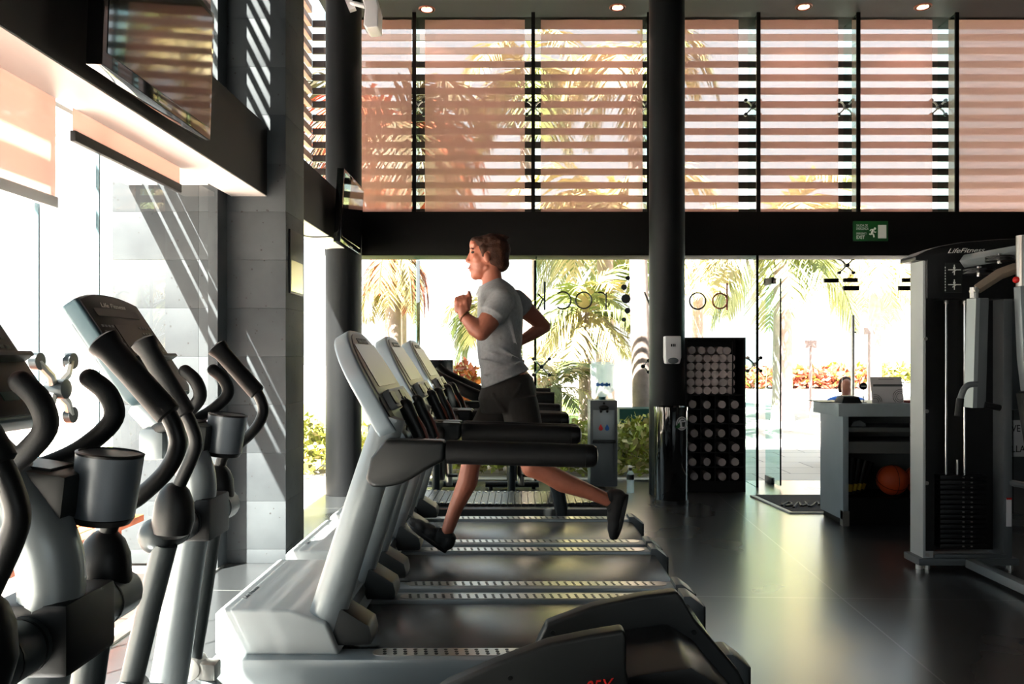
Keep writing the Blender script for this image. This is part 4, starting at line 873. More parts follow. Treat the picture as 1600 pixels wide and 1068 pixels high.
for px, py, r in ((981, 434, 3.6), (975, 448.5, 4.5), (978, 466.5, 7.2), (980.5, 485, 4.6), (975, 499, 3.6)):
    c = lp(px, py); m.cyl(c, c+Vector((0, .004, 0)), r*YL/F, seg=24)
m.build('dot_column', M['gunmetal'], t)
m = MB(); m.tube([lp(1007, 456), lp(1018, 484)], r_, 6); m.build('letter_y', M['gunmetal'], t)
m = MB(); ring(m, 1045, 469, 12.5); m.tube([lp(1033, 440), lp(1033, 484)], r_, 6); m.build('letter_d', M['gunmetal'], t)
m = MB(); ring(m, 1090, 470, 12.5); m.build('letter_o', M['gunmetal'], t)
m = MB(); ring(m, 1125, 470, 11.5); m.tube([lp(1136, 442), lp(1136, 484)], r_, 6); m.build('letter_b', M['redleaf'], t)
# ------------------------------------------------------------------ towel cabinet
YT = 7.66
def XT(px): return (px-CX)*YT/F
def ZT_(py): return CH-(py-CY)*YT/F
t = thing('towel_cabinet', 'dark cabinet of pigeonholes full of rolled towels beside the column', 'towel cabinet', (XT(1117), YT, 0))
xa, xb, yb = XT(1070), XT(1165), YT+.30
zt, zm, zb = ZT_(527), ZT_(617), ZT_(752)
MB().bb(xa, xa+.02, YT, yb, 0, zt).build('side_panel', M['cab'], t); MB().bb(xb-.02, xb, YT, yb, 0, zt).build('side_panel', M['cab'], t)
MB().bb(xa+.02, xb-.02, yb-.015, yb, 0, zt).build('back_panel', M['cab'], t)
MB().bb(xa+.02, xb-.02, YT, yb-.015, zt-.02, zt).build('top_panel', M['cab'], t)
MB().bb(xa+.02, xb-.02, YT, yb-.015, 0, zb).build('plinth', M['cab'], t)
cw = (xb-xa-.04)/4; rh = (zm-zb)/6
for i in range(7): MB().bb(xa+.02, xb-.02, YT, yb-.015, zb+rh*i-.004, zb+rh*i+.006).build('shelf', M['cab'], t)
for i in range(1, 4): MB().bb(xa+.02+cw*i-.005, xa+.02+cw*i+.005, YT+.002, yb-.015, zb, zm).build('divider', M['cab'], t)
MB().bb(xb-.13, xb-.14+.02, YT, YT+.02, zm, zt-.02).build('inner_post', M['cab'], t)
ords = ['first', 'second', 'third', 'fourth', 'fifth', 'sixth', 'seventh']
def towel_mesh(R, L):
    m = MB(); n = 26; pts = []
    m.cyl((0, 0, 0), (0, L, 0), R*.95, seg=n)
    sp = [Vector((math.cos(a)*R*(.15+.83*a/(6*PI)), -.002, math.sin(a)*R*(.15+.83*a/(6*PI)))) for a in [6*PI*i/60 for i in range(61)]]
    m.tube(sp, R*.085, 6); m.tube([(R*.9*math.cos(.4), 0, R*.9*math.sin(.4)), (R*.9*math.cos(.4), L, R*.9*math.sin(.4))], R*.12, 6)
    return m
proto = towel_mesh(.040, .22).build('rolled_towel', M['towel'], loc=None)
first = True
def put_towel(x, y, z, lab, grp, s=1., rz=0., rx=0.):
    global first
    o = proto if first else proto.copy()
    if not first: COL.objects.link(o)
    first = False
    o.location = (x, y, z); o.scale = (s, 1, s); o.rotation_euler = (rx, random.uniform(0, 6), rz); tag(o, lab, 'towel', grp); return o
random.seed(8)
for r in range(6):
    for c in range(4):
        z = zb+rh*(5-r)+.006; x = xa+.02+cw*(c+.5)
        put_towel(x+random.uniform(-.008, .012), YT+random.uniform(.005, .05), z+.0415, 'rolled towel in the %s row of pigeonholes, %s hole from the column' % (ords[r], ords[c]), 'rolled towels in pigeonholes', 1.0, rz=random.uniform(-.15, .2))
R = .0405; wbay = (xb-.12)-(xa+.02)
for r in range(5):
    for c in range(6):
        x = xa+.02+R*1.15+c*(2*R*.985); z = zm+.006+R+r*(2*R*.985)
        put_towel(x, YT+.03+random.uniform(-.012, .012)-(0.02 if c in (2, 3) and r == 4 else 0), z-.0005*r, 'rolled towel in the heaped top bay, row %s upward, %s from the column' % (ords[r], ords[c]), 'rolled towels heaped in the top bay', .99)
put_towel(xa+.02+R*1.15+4.45*(2*R*.985), YT+.02, zm+.006+R+5*(2*R*.985)-.006, 'single rolled towel lying on top of the heap in the bay', 'rolled towels heaped in the top bay', .97)
for c in range(4):
    put_towel(xa+.03+R*1.3+c*.095, YT+.055, zm+.006+R+5*(2*R*.985)-.002, 'rolled towel set back on top of the heap, %s from the column' % ords[c], 'rolled towels heaped in the top bay', .98)
# ------------------------------------------------------------------ bin, dispenser, cooler, bottle
YB = 7.18; c = P(1047, 700, YB); zt = CH-(634-CY)*YB/F
t = thing('waste_bin', 'tall glossy black waste bin standing against the middle column', 'bin', (c.x, YB-.06, 0))
rb = 25.5*YB/F
MB().lathe([(rb*.96, 0), (rb, .01), (rb, zt-.03), (rb*.97, zt-.03), (rb*.97, zt-.26)], (c.x, YB-.06, 0), 40).build('bin_body', M['gloss'], t)
MB().lathe([(rb*1.03, zt-.03), (rb*1.03, zt), (rb*.9, zt), (rb*.86, zt-.02)], (c.x, YB-.06, 0), 40).build('bin_rim', M['gloss'], t)
MB().lathe([(rb*1.02, .0), (rb*1.02, .03), (rb, .035)], (c.x, YB-.06, 0), 40).build('bin_base', M['black'], t)
sc = P(1063, 661, YB-.18)
ang = math.radians(26); nrm = Vector((math.sin(ang), -math.cos(ang), 0)); rgt = Vector((math.cos(ang), math.sin(ang), 0)); pc = Vector((c.x, YB-.06, sc.z))+nrm*(rb+.002)
def disc(m, c, r, n_=28, sx=1.): m.ext([c+rgt*math.cos(2*PI*i/n_)*r*sx+Vector((0, 0, math.sin(2*PI*i/n_)*r)) for i in range(n_)], nrm*.0015)
m = MB(); disc(m, pc, .062); st = m.build('sticker', M['white'], t)
m = MB(); disc(m, pc+nrm*.0015, .052); m.build('sticker_disc', M['dark'], t); m = MB(); disc(m, pc+nrm*.003, .046); m.build('sticker_centre', M['white'], t)
m = MB(); m.ext([pc+nrm*.005+rgt*a+Vector((0, 0, b_)) for a, b_ in ((-.075, -.03), (-.05, -.045), (-.02, -.03), (-.03, .015), (-.05, -.005))], nrm*.001); m.build('sticker_leaf', M['green'], t)
m = MB(); m.ext([pc+nrm*.005+rgt*a+Vector((0, 0, b_)) for a, b_ in ((.002, -.03), (.03, -.03), (.036, .012), (-.004, .012))], nrm*.001); m.ext([pc+nrm*.005+rgt*a+Vector((0, 0, b_)) for a, b_ in ((-.012, .022), (.022, .022), (.022, .03), (-.012, .03))], nrm*.001); m.build('sticker_print', M['ink'], t)
# soap dispenser on the column front
d = 7.36; c = P(1049.5, 546, d); x0, x1 = (1037-CX)*d/F, (1062-CX)*d/F; z0, z1 = CH-(568-CY)*d/F, CH-(525-CY)*d/F
t = thing('soap_dispenser', 'white hand gel dispenser fixed to the middle column', 'dispenser', (c.x, d, z0))
m = MB(); m.loft([[Vector((x0+.01, 7.30, z0)), Vector((x1-.01, 7.30, z0)), Vector((x1-.01, 7.40, z0)), Vector((x0+.01, 7.40, z0))], [Vector((x0, 7.28, z0+.06)), Vector((x1, 7.28, z0+.06)), Vector((x1, 7.40, z0+.06)), Vector((x0, 7.40, z0+.06))], [Vector((x0, 7.29, z1)), Vector((x1, 7.29, z1)), Vector((x1, 7.40, z1)), Vector((x0, 7.40, z1))]]); m.build('dispenser_body', M['white'], t, bevel=.014, segs=3)
m = MB(); m.ell((c.x, 7.285, z0+.03), (.05, .012, .03), seg=20); m.build('push_bar', M['grey'], t)
m = MB()
for k in range(3): m.bb(c.x-.022+k*.016, c.x-.022+k*.016+.01, 7.276, 7.29, z1-.10, z1-.075)
m.build('logo', M['ink'], t)
# water cooler
YC = 7.85; c = P(943.5, 700, YC); w = 21.5*YC/F; z1 = CH-(625-CY)*YC/F
t = thing('water_cooler', 'silver and grey water cooler by the window beyond the treadmills', 'water cooler', (c.x, YC+.15, 0))
MB().bb(c.x-w, c.x+w, YC, YC+.30, .02, z1).build('cabinet', M['grey'], t, bevel=.012)
MB().bb(c.x-w+.005, c.x+w-.04, YC-.008, YC, .06, .47).build('door', M['grey'], t, bevel=.006)
m = MB(); zz = CH-(687-CY)*YC/F; m.bb(c.x-w+.03, c.x+w-.03, YC-.006, YC+.002, zz, z1-.10); rc = m.build('tap_recess', M['silver'], t, bevel=.004)
m = MB(); m.bb(c.x-w+.02, c.x+w-.02, YC-.035, YC, zz-.03, zz); m.build('drip_tray', M['dark'], t, bevel=.006)
for dx, mm in ((-.032, M['red']), (.032, M['blue'])):
    cc = Vector((c.x+dx, YC-.008, CH-(669-CY)*YC/F)); pts = [cc+Vector((math.sin(a)*.022, 0, -math.cos(a)*.022)) for a in [-PI*.7+1.4*PI*i/14 for i in range(15)]]+[cc+Vector((0, 0, .045))]
    m = MB(); m.ext(pts, (0, .003, 0)); m.build('water_drop', mm, t)
    m = MB(); m.cyl((c.x+dx, YC-.03, z1-.115), (c.x+dx, YC, z1-.10), .012); m.build('tap', M['dark'], t)
m = MB(); m.ell((c.x, YC-.002, z1-.075), (.05, .012, .026)); m.ell((c.x, YC-.004, z1-.03), (.012, .008, .012)); m.build('control_panel', M['dark'], t)
t = thing('water_bottle', 'large clear water bottle upside down on the water cooler', 'water bottle', (c.x, YC+.15, z1))
prof = [(.035, 0), (.035, .03), (.06, .045), (.118, .09), (.125, .12), (.122, .17), (.125, .20), (.122, .25), (.125, .29), (.125, .36), (.10, .385), (.06, .39)]
MB().lathe(prof, (c.x, YC+.15, z1), 36).build('bottle_shell', M['bottle'], t)
MB().lathe([(.037, 0), (.037, .028)], (c.x, YC+.15, z1), 24).build('bottle_neck', M['teal'], t)
m = MB(); R_ = .1268
for k in range(12):
    a0 = -PI/2-.62+k*.1; a1 = a0+.1; hh = .028+.01*math.sin(k*1.7)
    m.raw([(c.x+math.cos(a)*R_, YC+.15+math.sin(a)*R_, z) for a, z in ((a0, z1+.155-hh*.4), (a1, z1+.155-hh*.5), (a1, z1+.155+hh*.7), (a0, z1+.155+hh*.6))], [(0, 1, 2, 3)])
m.build('bottle_label', M['blue'], t)
d = 7.62; c = P(985, 758, d); t = thing('drink_bottle', 'small clear drink bottle with dark label on the floor', 'bottle', (c.x, d, 0))
MB().lathe([(.034, 0), (.036, .01), (.034, .09), (.036, .12), (.036, .18), (.026, .205), (.014, .22)], (c.x, d, 0), 24).build('bottle_shell', M['bottle'], t)
MB().lathe([(.0368, .13), (.0368, .18)], (c.x, d, 0), 24).build('bottle_label', M['ink'], t); MB().lathe([(.0155, .218), (.0155, .243)], (c.x, d, 0), 18).build('cap', M['ink'], t)
# ------------------------------------------------------------------ door mat
t = thing('door_mat', 'dark grey door mat with a scrolled mark before the glass door', 'door mat', (3.1, 7.0, 0))
a, b_, c_, d_ = P(1172, 775, 7.41), P(1234, 802, 6.59), P(1360, 802, 6.59), P(1360, 775, 7.41)
for q in (a, b_, c_, d_): q.z = .001
m = MB(); m.ext([a, b_, c_, d_], (0, 0, .012)); m.build('mat_border', M['letter'], t)
m = MB(); e = Vector((.025, 0, 0)); m.ext([a+Vector((.05, -.0, .012)), b_+Vector((.03, .03, .012)), c_+Vector((0, .03, .012)), d_+Vector((0, 0, .012))], (0, 0, .004)); m.build('mat_pile', M['mat'], t)
m = MB(); zz = .020
def fl(px, py): dd = F*CH/(py-CY); v = P(px, py, dd); v.z = zz; return v
for st in ([(1222, 793), (1232, 788), (1237, 791), (1228, 794), (1243, 793)], [(1240, 796), (1248, 788), (1252, 794), (1262, 791)], [(1258, 788), (1266, 795), (1276, 788), (1280, 792)]):
    m.tube([fl(*p) for p in st], .012, 6, k=6)
m.build('scroll_mark', M['rubber'], t)
# ------------------------------------------------------------------ exercise bikes by the window
def bike(X, Y, lab, s=1):
    t = thing('exercise_bike', lab, 'exercise bike', (X, Y, 0), 'exercise bikes by the window')
    for dy, hw in ((-.35, .31), (.30, .27)):
        m = MB(); m.tube([(X-hw, Y+dy, .045), (X+hw, Y+dy, .045)], .03, 14); m.build('stabilizer', M['gunmetal'], t)
        for q in (-1, 1): m = MB(); m.cyl((X+q*hw*.8, Y+dy, 0), (X+q*hw*.8, Y+dy, .02), .02); m.build('foot', M['black'], t)
    m = MB(); m.tube([(X, Y-.35, .05), (X, Y+.30, .05)], .03, 12); m.build('base_tube', M['gunmetal'], t)
    m = MB(); m.tube([(X, Y-.20, .05), (X, Y-.22, .45), (X, Y-.26, .80)], .038, 14); m.build('seat_post', M['gunmetal'], t)
    m = MB(); m.tube([(X+.09, Y+.2, .05), (X+.08, Y+.22, .6), (X+.04, Y+.26, 1.05)], .035, 14); m.build('front_post', M['steel'], t)
    m = MB(); m.ell((X, Y-.28, .84), (.11, .15, .04)); m.build('seat', M['rubber'], t)
    m = MB(); m.cyl((X-.05, Y+.1, .32), (X+.05, Y+.1, .32), .20, seg=32); m.build('flywheel_cover', M['black'], t, bevel=.01)
    for q in (-1, 1):
        m = MB(); m.tube([(X+q*.08, Y+.05, .30), (X+q*.10, Y+.05-q*.12, .30-q*.10)], .012, 8); cr = m.build('crank', M['steel'], t)
        m = MB(); m.bb(X+q*.15-.045, X+q*.15+.045, Y+.05-q*.12-.04, Y+.05-q*.12+.04, .28-q*.10, .305-q*.10); m.build('pedal', M['black'], cr, bevel=.006)
    m = MB(); m.tube([(X-.22, Y+.05, 1.06), (X-.2, Y+.25, 1.0), (X, Y+.28, .98), (X+.2, Y+.25, 1.0), (X+.22, Y+.05, 1.06)], .016, 10, k=5); m.build('handlebar', M['rubber'], t)
    c = 1.175; m = MB(); m.bb(X-.125, X+.125, Y+.22, Y+.26, c-.14, c+.13); sc_ = m.build('monitor', M['gloss'], t, bevel=.008); m = MB(); m.bb(X-.115, X+.115, Y+.218, Y+.221, c-.11, c+.12); m.build('monitor_screen', M['screen'], sc_)
bike(P(688, 0, 7.75).x, 7.55, 'exercise bike with dark monitor left of the runner by the window'.replace('left of the runner by the window', 'between the consoles and the runner'))
bike(P(800, 0, 7.75).x, 7.55, 'exercise bike behind the runner, base showing under the handrail')
# ------------------------------------------------------------------ televisions
def tv(y0, y1, z0, z1, lab, X0, tilt):
    t = thing('television', lab, 'television', (X0, (y0+y1)/2, z0), 'wall televisions on the side beam')
    yc = (y0+y1)/2; zc = (z0+z1)/2; u = Vector((0, 1, 0)); v = Vector((math.sin(tilt), 0, math.cos(tilt))); n = Vector((math.cos(tilt), 0, -math.sin(tilt)))
    c = Vector((X0, yc, z0))+v*(z1-z0)/2; hw = (y1-y0)/2; hh = (z1-z0)/2
    m = MB(); m.ob(c, u*hw, v*hh, n*.03); bd = m.build('casing', M['gloss'], t, bevel=.006)
    m = MB(); m.ob(c+n*.031+v*.012, u*(hw-.03), v*(hh-.042), n*.002); m.build('screen', M['screen'], t)
    m = MB(); m.ob(c+n*.033-v*(hh-.014), u*hw*.12, v*.004, n*.001); m.build('badge', M['steel'], t)
    m = MB(); m.ob(c-n*.03-v*(hh-.05), u*hw*.55, v*.03, n*.02); m.build('speaker_grille', M['dark'], t)
    m = MB(); m.ob(c-n*.055, u*.15, v*.12, n*.04); m.build('wall_bracket', M['dark'], t); return t
tv(2.79, 3.77, 2.385, 3.00, 'large dark television high on the side beam, reflecting the slats', -1.535, math.radians(2))
tv(6.50, 7.33, 2.30, 2.92, 'small television beyond the concrete pillar beside the column', -1.535, math.radians(3))
t = tag(MB().tube([(-1.74, 5.6, 2.36), (-1.72, 6.0, 2.30), (-1.70, 6.3, 2.31), (-1.60, 6.6, 2.36)], .006, 6, k=6).build('loose_cable', M['black'], loc=(-1.7, 6.1, 2.3)), 'black cable sagging under the side beam next to the small television', 'cable')
# mirror panel on the pillar's side
t = thing('mirror_panel', 'dark framed mirror on the side of the concrete pillar', 'mirror', (-1.505, 5.2, 1.74))
MB().bb(-1.512, -1.497, 5.06, 5.36, 1.75, 2.17).build('frame', M['black'], t, bevel=.003); MB().bb(-1.4975, -1.4955, 5.075, 5.345, 1.765, 1.97).build('mirror_glass', M['chrome'], t)
# loudspeaker on the column
YP = 7.25; t = thing('loudspeaker', 'white curved loudspeaker on a bracket at the top of the column', 'loudspeaker', (P(578, 25, YP).x, YP, P(578, 52, YP).z))
q = lambda x, y: (P(x, y, YP).x, P(x, y, YP).z)
m = MB(); m.prism([q(566, -6), q(574, 20), q(572, 47), q(577, 52), q(594, 50), q(595, 20), q(588, -6)], YP-.12, YP+.10); sp = m.build('speaker_body', M['white'], t, bevel=.012, segs=3)
m = MB(); m.prism([q(566, -4), q(573, 20), q(571, 46), q(575, 46), q(577, 20), q(571, -4)], YP-.1, YP+.08); m.build('speaker_grille', M['grey'], sp)
m = MB(); m.tube([P(570, 10, YP), P(556, 6, YP), P(545, 4, 7.42)], .022, 10); m.ob(P(548, 8, 7.36), (.03, 0, .01), (0, .03, 0), (-.02, 0, .05)); m.build('bracket', M['white'], t)
# ceiling downlights
for px, py, lab in ((667, 14, 'first from the loudspeaker'), (965, 11, 'just before the middle column'), (1256, 10, 'third along the ceiling edge'), (1442, 10, 'above the exit sign side')):
    d = (HC-CH)*F/(CY-py); X = (px-CX)*d/F
    t = thing('downlight', 'small round ceiling downlight, '+lab, 'downlight', (X, d, HC), 'round downlights along the ceiling edge')
    m = MB(); m.lathe([(.075, -.012), (.085, -.004), (.085, .0), (.055, .0), (.055, -.012)], (X, d, HC), 32, cap=False); m.build('trim_ring', mat('copper_ring', (.62, .36, .28), .35, .4) if px == 667 else bpy.data.materials['copper_ring'], t)
    m = MB(); m.lathe([(.002, -.007), (.055, -.007), (.055, -.002), (.002, -.002)], (X, d, HC), 28); m.build('lamp', mat('lamp_glow', (1, .80, .66), .5, emit=5) if px == 667 else bpy.data.materials['lamp_glow'], t)
    l = bpy.data.lights.new('downlight_beam', 'SPOT'); l.energy = 16; l.color = (1, .72, .55); l.spot_size = 1.7; l.shadow_soft_size = .05; lo = bpy.data.objects.new('downlight_beam', l); COL.objects.link(lo); lo.location = (0, 0, -.02); lo.parent = t
# exit sign
YE = 7.94; X0, X1 = (1333-CX)*YE/F, (1387-CX)*YE/F; zx = lambda py: CH-(py-CY)*YE/F; xx = lambda px: (px-CX)*YE/F
t = thing('exit_sign', 'green emergency EXIT sign on the dark beam', 'exit sign', (X0, YE, zx(376)))
m = MB(); m.bb(X0, X1, YE-.012, YE+.009, zx(376.5), zx(345.5)); m.build('sign_plate', M['green'], t, bevel=.003)
yy = YE-.0135
lettering('SALIDA DE', 'sign_text', M['letter'], t, (xx(1337), yy, zx(354)), (1, 0, 0), (0, 0, 1), .024, 0, .118)
lettering('EMERGENCIA', 'sign_text', M['letter'], t, (xx(1337), yy, zx(359.3)), (1, 0, 0), (0, 0, 1), .026, 0, .125)
lettering('EMERGENCY', 'sign_text', M['letter'], t, (xx(1337), yy, zx(366.5)), (1, 0, 0), (0, 0, 1), .022, 0, .105)
lettering('EXIT', 'sign_text', M['letter'], t, (xx(1337), yy, zx(373.3)), (1, 0, 0), (0, 0, 1), .036, 0, .088, bold=.02)
m = MB(); m.bb(xx(1371), xx(1384), yy-.001, yy+.002, zx(372.5), zx(351.5)); m.build('door_symbol', M['letter'], t)
m = MB(); e = lambda px, py: Vector((xx(1320+px/20), yy, zx(335+py/20)))
def st(pts, r): m.tube([e(*p) for p in pts], r, 6)
m.ell(e(922, 445), (.012, .002, .012), seg=12); st([(870, 470), (840, 540), (820, 620)], .012); st([(850, 470), (800, 475), (765, 520)], .006); st([(880, 490), (900, 550), (930, 565), (955, 545)], .006)
st([(840, 600), (880, 640), (895, 715)], .008); st([(830, 610), (800, 630), (745, 615)], .008); m.build('running_figure', M['letter'], t)
# ------------------------------------------------------------------ the runner
RD = 4.23
def B(px, py, dy=0.): return P(px, py, RD)+Vector((0, dy, 0))      # joint seen at (px, py) in the runner's middle plane, shifted in depth keeping height
def BD(px, py, dy): return P(px, py, RD+dy)                        # point that shows at (px, py) at depth RD+dy
s_ = RD/F
def ring_torso(fr, bk, hd, cy=0., n=28, e=2.3, grow=0.):
    f = B(*fr); k = B(*bk); c = (f+k)/2; a = (f-k)/2; L = a.length; a = a/L*(L+grow); out = []
    for j in range(n):
        th = 2*PI*j/n; x = math.copysign(abs(math.cos(th))**(2/e), math.cos(th)); y = math.copysign(abs(math.sin(th))**(2/e), math.sin(th))
        out.append(c+a*x+Vector((0, cy+y*(hd+grow), 0)))
    return out
run = thing('person', 'running man in grey T-shirt and dark shorts on the treadmill', 'person', (B(790, 880).x, RD, .19))
TOR = [((754, 446), (781, 434), .060), ((751, 452), (792, 441), .10), ((748, 458), (802, 449), .150), ((747, 472), (811, 463), .178), ((747, 490), (816, 482), .178), ((746, 512), (816, 507), .168),
       ((746, 534), (815, 530), .158), ((748, 558), (813, 553), .150), ((752, 580), (817, 566), .155)]
# ---- body
b = MB()
b.loft([ring_torso(*r, grow=-.012) for r in TOR]+[ring_torso((757, 606), (832, 590), .155), ring_torso((765, 632), (834, 622), .135)])
b.tube([B(771, 398), B(768, 422), B(769, 440), B(772, 456)], [.050, .052, .056, .07], 18)
# head
b.ell(B(768, 393), (.098, .076, .094)); b.ell(B(760, 399), (.088, .070, .080)); b.ell(B(752, 411), (.062, .058, .085))
b.ell(B(749, 423), (.050, .048, .048)); b.ell(B(742.5, 430), (.026, .028, .024)); b.cap(B(743, 431), .022, B(761, 419, -.040), .018); b.cap(B(743, 431), .022, B(761, 419, .040), .018)
b.ell(B(742, 383), (.030, .055, .042)); b.ell(B(738.5, 390.5), (.017, .050, .012))
b.cap(B(737, 393), .010, B(731.5, 405), .0115); b.ell(B(729.8, 407), (.0105, .012, .010)); b.ell(B(733, 409), (.012, .017, .008))
b.ell(B(735.5, 417), (.012, .022, .008)); b.ell(B(736, 422), (.012, .020, .008)); b.ell(B(747, 405, -.045), (.03, .02, .03)); b.ell(B(747, 405, .045), (.03, .02, .03))
for s in (-1, 1):
    R = Matrix.Rotation(-.15, 3, 'Y')
    b.ell(B(761.5, 405, s*.076), (.017, .012, .030), rot=R)
# near arm (forward)
shN, elN, wrN = BD(784, 470, -.165), BD(752, 519, -.235), BD(724, 493, -.20)
def limb(m, pts, rad):
    for p, q, r0, r1 in zip(pts, pts[1:], rad, rad[1:]): m.cap(p, r0, q, r1)
limb(b, [shN, shN.lerp(elN, .35), shN.lerp(elN, .7), elN], [.062, .061, .055, .044])
limb(b, [elN, elN.lerp(wrN, .35)+Vector((.004, 0, -.006)), elN.lerp(wrN, .75), wrN], [.044, .048, .034, .027])
# far arm (back)
shF, elF, wrF = BD(806, 470, .17), BD(851, 510, .24), BD(806, 537, .20)
limb(b, [shF, shF.lerp(elF, .4), shF.lerp(elF, .75), elF], [.058, .052, .043, .037])
limb(b, [elF, elF.lerp(wrF, .3), elF.lerp(wrF, .75), wrF], [.037, .038, .029, .025])
# legs
hpR, knR, anR = BD(782, 632, .085), BD(745, 702, .10), BD(699, 829, .09)
hpL, knL, anL = BD(812, 632, -.085), BD(831, 729, -.10), BD(950, 781, -.09)
limb(b, [hpR, hpR.lerp(knR, .5), knR], [.082, .074, .058])
cR = knR.lerp(anR, .38)+Vector((.012, 0, -.004)); limb(b, [knR, knR.lerp(anR, .18)+Vector((-.004, 0, 0)), cR, knR.lerp(anR, .72), anR], [.056, .054, .057, .041, .035])
limb(b, [hpL, hpL.lerp(knL, .5), knL], [.082, .074, .058])
cL = knL.lerp(anL, .40)+Vector((.004, 0, -.010)); limb(b, [knL, knL.lerp(anL, .2), cL, knL.lerp(anL, .74), anL], [.054, .053, .056, .041, .035])
b.ell(BD(692, 841, .09), (.034, .028, .022), rot=Matrix.Rotation(-.6, 3, 'Y')); b.ell(BD(960, 790, -.09), (.022, .028, .034))
# hands: near fist with thumb up; far hand curled beside the waist
def hand(m, w, d, up, side, thumb_up=True, sc=1.):
    # w wrist, d along the palm, up towards the thumb side, side = out of the back of the hand
    d = d.normalized(); up = (up-d*up.dot(d)).normalized(); side = d.cross(up)*(1 if side > 0 else -1)
    m.cap(w, .024*sc, w+d*.035*sc, .028*sc); c = w+d*.055*sc
    for k in range(3): m.cap(c+up*(.022-.022*k)*sc-d*.02*sc, .021*sc, c+up*(.020-.020*k)*sc+d*.018*sc, .019*sc)
    lens = (.040, .045, .041, .033)
    for k in range(4):
        q = c+up*(.030-.019*k)*sc+d*.026*sc; r = (.0105, .0110, .0105, .0092)[k]*sc; L = lens[k]*sc
        k1 = q+d*L*.45-side*L*.35; k2 = k1-side*L*.75-d*L*.25; k3 = k2-d*L*.75+side*L*.1
        m.cap(q, r*1.12, k1, r); m.cap(k1, r, k2, r*.95); m.cap(k2, r*.95, k3, r*.85)
    t0 = w+d*.038*sc+up*.024*sc-side*.010*sc
    if thumb_up: t1 = t0+up*.016*sc+d*.024*sc; t2 = t1+up*.006*sc+d*.030*sc; t3 = t2-up*.002*sc+d*.026*sc
    else: t1 = t0+up*.016*sc+d*.024*sc-side*.012*sc; t2 = t1+d*.024*sc-side*.016*sc; t3 = t2+d*.014*sc-side*.018*sc
    m.cap(t0, .015*sc, t1, .0125*sc); m.cap(t1, .0125*sc, t2, .0112*sc); m.cap(t2, .0112*sc, t3, .0092*sc)
hand(b, wrN, Vector((-.10, 0, .75)), Vector((.9, -.1, .25)), -1)
hand(b, wrF, Vector((-.9, -.05, -.35)), Vector((-.2, -.2, .9)), 1, False)
bd = remeshed(b, 'body', M['skin'], run, .0046, 5, .5)
# face details
for s in (-1, 1):
    m = MB(); m.ell(B(739.3, 395.5, s*.036), (.010, .013, .0065)); m.build('eye', M['eye'], bd)
    m = MB(); m.tube([B(735.6, 391, s*.018), B(736.5, 389.6, s*.034), B(740.5, 390.2, s*.054)], [.003, .0045, .003], 8, k=4); m.build('eyebrow', M['hair'], bd)
m = MB(); m.tube([B(734.2, 419.3, -.020), B(732.0, 418.9, -.008), B(732.0, 418.9, .008), B(734.2, 419.3, .020)], [.002, .0042, .0042, .002], 8, k=4); m.build('lips', M['lip'], bd)
# ---- hair
m = MB()
m.ell(B(770, 389.5), (.100, .080, .082)); m.ell(B(775, 398), (.077, .079, .086)); m.ell(B(753, 380), (.062, .064, .036), rot=Matrix.Rotation(.25, 3, 'Y')); m.ell(B(743, 376), (.030, .052, .021), rot=Matrix.Rotation(-.2, 3, 'Y'))
m.ell(B(782, 411), (.050, .058, .050)); m.ell(B(762, 373), (.06, .055, .020))
for s in (-1, 1): m.cap(B(757, 390, s*.060), .024, B(756.5, 401, s*.064), .011)
rnd = random.Random(3)
for i in range(70):
    a = rnd.uniform(-.2, 2.2); ph = rnd.uniform(-1.2, 1.2); c = B(771, 388); dv = Vector((-math.cos(a)*math.cos(ph), math.sin(ph), math.sin(a)*math.cos(ph)))
    if dv.z < .15 and dv.x < 0: continue
    p = c+Vector((dv.x*.094, dv.y*.074, dv.z*.076)); m.cap(p, .010, p+Vector((.026, 0, -.006))+dv*.004, .005, seg=8)
hr = remeshed(m, 'hair', M['hair'], run, .0055, 2, .4)
# ---- T-shirt
m = MB()
m.loft([ring_torso(*r, grow=.004) for r in TOR]+[ring_torso((752, 592), (822, 572), .165, grow=.004), ring_torso((754, 607), (826, 578), .172, grow=.006)])
m.tube([B(766.5, 442), B(768, 447), B(770, 456)], [.066, .078, .10], 24)
slN = shN.lerp(elN, .40); m.cap(shN, .069, slN, .070); m.tube([shN, slN, shN.lerp(elN, .47)], [.069, .072, .074], 20)
slF = shF.lerp(elF, .22); m.cap(shF, .066, slF, .062); m.tube([shF, slF, shF.lerp(elF, .30)], [.066, .064, .064], 20)
# soft folds across the waist and under the arm
for (x0, y0, x1, y1, r) in ((752, 560, 806, 574, .010), (756, 585, 815, 563, .010), (770, 535, 812, 560, .008), (765, 515, 800, 545, .008), (790, 470, 808, 540, .009), (762, 548, 790, 556, .007)):
    for sgn in (-1, 1):
        hd = .155; m.tube([B(x0, y0, sgn*hd*.88), B((x0+x1)/2, (y0+y1)/2+1, sgn*hd*1.02), B(x1, y1, sgn*hd*.86)], [r*.5, r, r*.5], 8, k=4)
remeshed(m, 't_shirt', M['shirt'], run, .0058, 5, .5)
# ---- shorts
m = MB()
m.loft([ring_torso((758, 590), (817, 573), .140), ring_torso((752, 606), (833, 590), .166), ring_torso((747, 622), (838, 612), .172), ring_torso((752, 644), (838, 640), .16)])
for h, k, dn in ((hpR, knR, .80), (hpL, knL, .72)):
    m.tube([h+(h-k)*.1, h, h.lerp(k, .45), h.lerp(k, dn)], [.095, .100, .098, .094], 24)
m.tube([B(815, 596, -.160), B(808, 610, -.168), B(796, 622, -.168)], [.004, .007, .004], 8, k=4); m.tube([B(770, 612, -.16), B(790, 640, -.165)], .008, 8)
remeshed(m, 'shorts', M['shorts'], run, .006, 4, .5)
